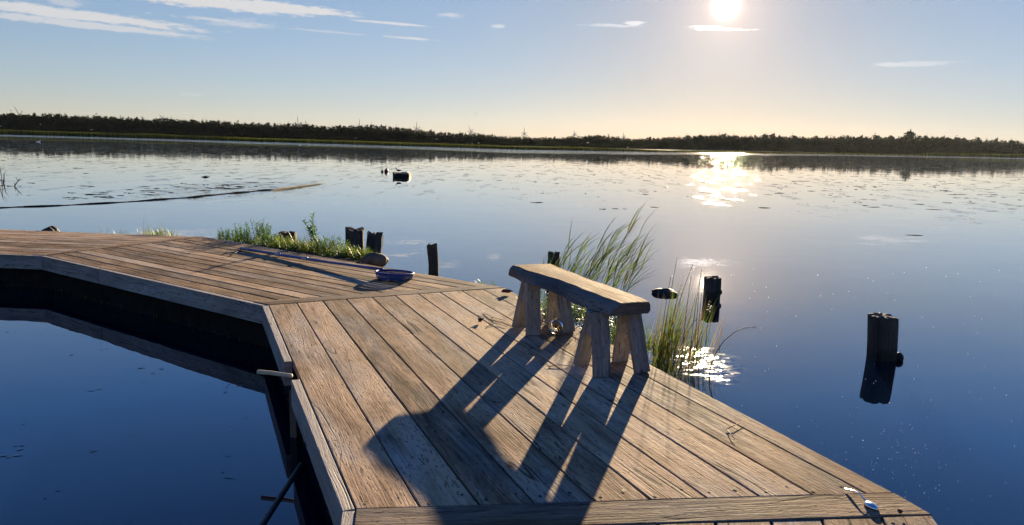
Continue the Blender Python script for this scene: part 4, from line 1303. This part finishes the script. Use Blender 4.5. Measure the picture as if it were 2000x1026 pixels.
for k in range(120):
    x = U(1290, 1990); y = U(520, 1000); p = P(x, y, 0)
    if p.x < np.interp(p.y, [3, 7.4], [1.9, .2]): continue
    r = U(.25, .8) * p.y / FPX; items.append((p.x, p.y, r * U(1, 1.6), r * U(1, 2), 0, .003))
for k in range(90):
    x = random.gauss(1760, 70); y = random.gauss(890, 50); p = P(x, y, 0)
    if p.x < np.interp(p.y, [3, 7.4], [1.9, .2]): continue
    r = U(.3, .9) * p.y / FPX; items.append((p.x, p.y, r * U(1, 1.6), r * U(1, 2), 0, .003))
p = P(452, 832, 0); items.append((p.x, p.y, .007, .007, 0, .002))
discs('white_flecks', items, M['fleck'], 'tiny white seeds and flecks scattered on the water')
# pale fringe of dead grass hanging along the waterline of the inner bank
random.seed(13); B = Blades()
for (a, b) in ((J2i, J1i), (J1i, L0i), (J3i, J2i)):
    L = math.hypot(b[0] - a[0], b[1] - a[1]); v = unit(a, b); n = (v[1], -v[0])
    for k in range(int(L * 120)):
        t = U(0, 1); x, y = a[0] + (b[0] - a[0]) * t + n[0] * U(.06, .10), a[1] + (b[1] - a[1]) * t + n[1] * U(.06, .10)
        B.blade((x, y, U(-.02, .01)), U(.015, .05), U(.003, .008), U(0, 6.28), U(.1, 1.1), U(0, .6), U(.0, .6), 3)
tag(B.build('waterline_grass', M['dry']), 'short dead grass fringe along the waterline of the inner bank', kind='stuff')


# ------------------------------------------------------------------ raft, buoys and birds
def raft():
    c = P(785, 345.5, 0); s = c.y / FPX
    root = thing('raft', 'small dark wooden raft with sunlight tinted into its end floating off the weed spit', 'raft', (c.x, c.y, 0))
    W_, D2, H_ = 30 * s, .75, 8.5 * s
    mb = MB()
    for k in range(5):
        y0 = -D2 / 2 + k * D2 / 5
        mb.loft([[(x, y0, H_ - .05), (x, y0 + D2 / 5 - .012, H_ - .05), (x, y0 + D2 / 5 - .012, H_), (x, y0, H_)] for x in (-W_ / 2, W_ / 2)])
    mb.build('deck_boards', M['raftwood'], root)
    for y0 in (-D2 / 2 + .05, D2 / 2 - .25):
        mb = MB(); mb.tube([(-W_ / 2 + .02, y0 + .1, .05), (0, y0 + .1, .05), (W_ / 2 - .02, y0 + .1, .05)], .105, 12); mb.build('float', M['black'], root)
    for k in range(3):
        mb = MB(); y0 = -D2 / 2 + .02 + k * .26
        mb.loft([[(W_ / 2 + .002, y0, z), (W_ / 2 + .03, y0, z), (W_ / 2 + .03, y0 + .16, z), (W_ / 2 + .002, y0 + .16, z)] for z in (-.03, H_ - .06)]); mb.build('end_board', M['raftend'], root)
    mb = MB(); mb.loft([[(x, y, z) for (y, z) in ((-.3, H_ + .002), (.25, H_ + .002), (.25, H_ + .05), (-.3, H_ + .03))] for x in (.05, .33)]); mb.build('cover_panel', M['panel'], root)
    mb = MB(); mb.loft([[(-W_ / 2 - .02, y, z) for (y, z) in ((-.36, -.04), (-.28, -.04), (-.28, H_ + .02), (-.36, H_ + .02))], [(-W_ / 2 + .06, y, z) for (y, z) in ((-.36, -.04), (-.28, -.04), (-.28, H_ + .02), (-.36, H_ + .02))]]); mb.build('corner_post', M['raftwood'], root)
    return c, s, H_


rc, rs, rH = raft()


def bird(name, label, loc, L, mat, pose='stand', yaw=0., cat='bird', group=None):
    """one continuous body; wings, beak and legs as children"""
    root = thing(name, label, cat, loc, group); root.rotation_euler = (0, 0, yaw); b = MB(); z0 = .30 * L if pose == 'stand' else 0.
    up = {'stand': 1., 'fly': .15, 'swim': .8}[pose]
    path = [(-.55, 0, .02), (-.35, 0, .03), (-.1, 0, .0), (.15, 0, .02), (.3, 0, .10 * up + .02), (.36, 0, .24 * up + .03), (.40, 0, .36 * up + .03), (.47, 0, .40 * up + .03), (.53, 0, .39 * up + .03)]
    rad = [.02, .08, .15, .14, .09, .06, .065, .06, .02]
    b.tube([Vector(p) * L + Vector((0, 0, z0 + (.04 * L if pose == 'swim' else 0))) for p in path], [r * L for r in rad], 10); b.build('body', M[mat], root)
    k = MB(); e = Vector(path[-1]) * L + Vector((0, 0, z0 + (.04 * L if pose == 'swim' else 0))); k.tube([e - Vector((.02 * L, 0, 0)), e + Vector((.10 * L, 0, -.01 * L))], [.02 * L, .006 * L], 6); k.build('beak', M['black'], root)
    if pose == 'stand':
        for s in (-.05, .05):
            g_ = MB(); g_.tube([(0, s * L, 0), (.0, s * L, z0 - .1 * L)], .014 * L, 6); g_.build('leg', M['black'], root)
    if pose == 'fly':
        for s in (-1, 1):
            w = MB(); pts = [(.1, .1, .03), (.12, .45, .22), (-.02, .95, .18)]; q = [(-.15, .1, .02), (-.12, .45, .2), (-.14, .9, .17)]
            for i in range(2):
                a, b2, c_, d = pts[i], pts[i + 1], q[i + 1], q[i]
                for off_ in (0, -.012):
                    w.face([Vector((p[0], p[1] * s, p[2] + off_)) * L for p in (a, b2, c_, d)])
            w.build('wing', M[mat], root)
    return root


bp = PD(778, 339, rc.y); bird('waterbird', 'dark waterbird standing on the small raft', (rc.x - .17, rc.y - .1, rH), .34, 'duck', 'stand', 2.9)
bd = P(402, 360.8, 0); bird('swallow', 'small dark bird skimming the water near the weed spit', (bd.x, bd.y, .28), .30, 'duck', 'fly', .2)
for i, (x, y, D, L, lab) in enumerate(((1, 247, 260, .5, 'white gull flying before the wood at the far left edge'), (79, 243, 300, .5, 'white gull flying high before the far left wood'), (179, 254, 260, .75, 'white gull flying low over the left reed belt'),
                                       (853, 272, 230, .45, 'pale gull flying before the wood where it slopes down'), (935, 280, 220, .5, 'white gull flying above the middle reed belt'), (922, 281, 220, .4, 'smaller white gull beside another above the middle reeds'), (1148, 279, 230, .8, 'white gull gliding before the tree hump'),
                                       (1226, 288, 220, .5, 'white gull low over the reeds right of the tree hump'), (695, 270, 240, .5, 'pale gull before the wood behind the raft'))):
    q = PD(x, y, D); bird('gull', lab, q, L, 'gull', 'fly', .3 + i, 'bird', 'white gulls by the far shore')
for i, (x, y, lab) in enumerate(((929, 223, 'dark bird in the sky, higher of two left of the glow'), (859, 246, 'dark bird just above the treeline over the sloping wood'), (1040, 219, 'tiny dark bird alone in the pale middle sky'))):
    q = PD(x, y, 200); bird('flying_bird', lab, q, .42 if i < 2 else .28, 'duck', 'fly', .5 + i * 1.3, 'bird', 'dark birds in the sky')
q = P(75, 277.5, 0); bird('gull', 'white gull sitting on the water by the far left shore', (q.x, q.y, 0), .8, 'gull', 'swim', .3, 'bird', 'white gulls by the far shore')
q = P(586, 284, 0); bird('gull', 'white gull sitting on the dark reflection in the middle distance', (q.x, q.y, 0), .5, 'gull', 'swim', 2., 'bird', 'white gulls by the far shore')


def buoy(label, x, y, r, mat, tall):
    c = P(x, y, 0); root = thing('buoy', label, 'buoy', (c.x, c.y, 0), 'buoys left of the raft')
    mb = MB(); rr = []
    for i in range(13):
        t = math.pi * i / 12; rr.append([Vector((r * max(.02, math.sin(t)) * math.cos(a), r * max(.02, math.sin(t)) * math.sin(a), .45 * r * tall - r * tall * math.cos(t))) for a in [2 * math.pi * k / 16 for k in range(16)]])
    mb.loft(rr, .5, 0, True, True); mb.build('ball', mat, root)
    zt = .45 * r * tall + r * tall
    mb = MB(); mb.tube([(0, 0, zt - .02), (0, 0, zt + .05)], .035, 8); mb.build('neck', M['black'], root)
    mb = MB(); mb.tube([Vector((.075 * math.cos(a), 0, zt + .12 + .085 * math.sin(a))) for a in [2 * math.pi * k / 18 for k in range(18)]], .014, 6, closed=True); mb.build('ring', M['raftend'], root)


buoy('round dark red buoy with a wire ring left of the raft', 754.5, 336, .125, M['red'], 1.05)
buoy('smaller black buoy beside the red one', 746.5, 336, .085, M['black'], .7)


# ------------------------------------------------------------------ small things on the deck
def spoon():
    tip, bow = P(1650, 953, ZD + .012), P(1702, 987, ZD + .012)
    d = Vector((bow.x - tip.x, bow.y - tip.y, 0)).normalized(); n = Vector((-d.y, d.x, 0))
    root = thing('spoon', 'steel tablespoon lying face down on the near joint board', 'spoon', (bow.x, bow.y, ZD)); o = root.location
    Lb = .036; Wb = .0235
    mb = MB(); rings = []
    for i in range(9):
        f = i / 8; ring = []
        for k in range(24):
            a = 2 * math.pi * k / 24; x = math.cos(a) * (1 - f); y = math.sin(a) * (1 - f); egg = 1 - .16 * x
            h = .006 + .017 * math.sqrt(max(0, 1 - (1 - f) ** 2))
            ring.append(d * (x * Lb) + n * (y * Wb * egg) + Vector((0, 0, h)))
        rings.append(ring)
    inner = [[p * 1 + Vector((0, 0, -.0016)) for p in r] for r in rings]
    mb.loft(rings[:-1] , .5, 0, True, True)
    mb.build('bowl', M['steel'], root)
    hb = MB(); rr = []
    L = (Vector((bow.x, bow.y)) - Vector((tip.x, tip.y))).length - Lb + .004
    for i in range(12):
        t = i / 11; z = .011 + .020 * math.sin(math.pi * min(1, t * .95 + .08)) ** 1.2 * (1 - .3 * t); w = np.interp(t, [0, .15, .5, .85, 1], [.0065, .0045, .0050, .0095, .006])
        c = -d * (Lb - .004 + L * t) + Vector((0, 0, z))
        rr.append([c + n * w, c + n * w * .5 + Vector((0, 0, .0016)), c - n * w * .5 + Vector((0, 0, .0016)), c - n * w, c - n * w * .5 - Vector((0, 0, .0012)), c + n * w * .5 - Vector((0, 0, .0012))])
    hb.loft(rr, .5, 0, True, True); hb.build('handle', M['steel'], root)


spoon()
# peeled stick poking out of the notch
a = P(553, 732, ZD + .006); b = Vector((a.x - .168, a.y + .03, a.z + .004))
mb = MB(); mb.tube([a + Vector((.06, -.02, 0)), a, a.lerp(b, .5) + Vector((0, 0, .002)), b, b + Vector((-.002, 0, 0))], [.012, .0125, .0135, .0145, .012], 12)
tag(mb.build('wooden_stick', M['peg']), 'pale peeled stick poking out of the notch in the jetty edge', 'stick')
# dark pole in the pool
mb = MB(); a = P(556, 958, 0); b = P(497, 1050, 0); a.z = b.z = -.010; mb.tube([a - (b - a) * .7, a, a.lerp(b, .5), b, b + (b - a) * 1.2], .021, 10)
tag(mb.build('sunken_pole', M['black']), 'thin dark pole lying in the pool surface beside the jetty', 'pole')


def jar():
    c = P(1086, 652, ZD); root = thing('glass_jar', 'clear glass jar lying on its side under the bench', 'jar', (c.x, c.y, ZD)); root.rotation_euler = (0, 0, R_(-12))
    R0 = .056; z = R0 + .002; mb = MB()
    prof = [(.0, .03), (.0, .05), (.008, R0), (.09, R0), (.105, .048), (.112, .042), (.125, .042), (.125, .039), (.112, .039), (.103, .045), (.09, R0 - .003), (.008, R0 - .003), (.004, .03)]
    rings = [[Vector((math.cos(a) * r, y - .05, z + math.sin(a) * r)) for a in [2 * math.pi * k / 28 for k in range(28)]] for y, r in prof]
    mb.loft(rings, .5, 0, True, True); mb.build('body', M['glass'], root)
    mb = MB(); mb.tube([Vector((math.cos(a) * .0455, .068, z + math.sin(a) * .0455)) for a in [2 * math.pi * k / 30 for k in range(30)]], .0028, 6, closed=True)
    mb.build('wire_ring', M['twig'], root)


jar()


def curl_leaf(label, x, y, s, seed, name='dry_leaf'):
    rd = random.Random(seed); c = P(x, y, ZD); B = MB(); az = rd.uniform(0, 6); rows = []
    for i in range(7):
        t = i / 6; w = s * .28 * math.sin(math.pi * min(.98, t * .92 + .05)); cx = (t - .5) * s; zc = .012 + s * .22 * abs(t - .4) + rd.uniform(-.002, .002)
        rows.append([Vector((cx, -w, zc + w * .8)), Vector((cx, -w * .4, zc)), Vector((cx, w * .4, zc)), Vector((cx, w, zc + w * rd.uniform(.4, 1)))])
    ca, sa = math.cos(az), math.sin(az)
    R2 = lambda v, dz=0: Vector((c.x + v.x * ca - v.y * sa, c.y + v.x * sa + v.y * ca, ZD + v.z + dz))
    for i in range(6):
        for k in range(3):
            B.face([R2(rows[i][k]), R2(rows[i][k + 1]), R2(rows[i + 1][k + 1]), R2(rows[i + 1][k])], None, .4, 0, True)
            B.face([R2(rows[i][k], .001), R2(rows[i + 1][k], .001), R2(rows[i + 1][k + 1], .001), R2(rows[i][k + 1], .001)], None, .4, 0, True)
    B.tube([R2(rows[0][1]), R2(rows[0][1] + Vector((-s * .3, 0, -.005)))], .0012, 5)
    return tag(B.build(name, M['twig']), label, 'dry leaf')


curl_leaf('curled dry leaf near the spoon on the joint board', 1757, 1007, .036, 3)
curl_leaf('dark curled leaf by the far corner of the deck', 990, 575, .13, 5)
curl_leaf('dry curled leaf lying left of the far bench legs', 938, 631, .10, 8)


def twig(label, pts, r=.003, z=.006):
    mb = MB()
    for line in pts:
        q = [P(x, y, ZD) + Vector((0, 0, z + .006 * math.sin(i * 1.3))) for i, (x, y) in enumerate(line)]
        mb.tube(q, [r * (1 - .5 * i / max(1, len(q) - 1)) for i in range(len(q))], 6)
    return tag(mb.build('twig', M['twig']), label, 'twig')


twig('forked twig on the planks near the outer edge', [[(1418, 841), (1432, 836), (1452, 826)], [(1420, 841), (1428, 853), (1435, 862)]], .0028)
twig('thin curved twig lying left of the far bench legs', [[(945, 612), (960, 622), (985, 628), (1005, 640)], [(960, 622), (968, 630)], [(950, 640), (968, 634), (990, 640)]], .003)
twig('short twig in the bench shadow by the near legs', [[(1072, 718), (1090, 716), (1110, 717), (1118, 714)]], .003)
twig('tangle of dry twigs by the handle end of the scoop net', [[(430, 500), (450, 494), (470, 490)], [(440, 494), (460, 497), (480, 494)], [(448, 502), (466, 492)]], .004)


def haze():
    m = bpy.data.materials.new('thin_air'); m.use_nodes = True; T = NT(m.node_tree); T.n.remove(T.n['Principled BSDF'])
    v = T.new('ShaderNodeVolumePrincipled'); v.inputs['Color'].default_value = (.86, .90, 1, 1); v.inputs['Density'].default_value = HAZE; v.inputs['Anisotropy'].default_value = .55
    T.l.new(v.outputs[0], T.n['Material Output'].inputs['Volume'])
    x0, x1, y0, y1, z0, z1 = -4700, 4700, -4700, 4700, -2, 150
    V = [(x, y, z) for z in (z0, z1) for x, y in ((x0, y0), (x1, y0), (x1, y1), (x0, y1))]
    me = bpy.data.meshes.new('haze'); me.from_pydata(V, [], [(3, 2, 1, 0), (4, 5, 6, 7), (0, 1, 5, 4), (1, 2, 6, 5), (2, 3, 7, 6), (3, 0, 4, 7)]); me.materials.append(m)
    o = bpy.data.objects.new('haze', me); COL.objects.link(o); tag(o, 'thin evening haze over the lagoon', kind='stuff')


HAZE = .000006
if HAZE: haze()
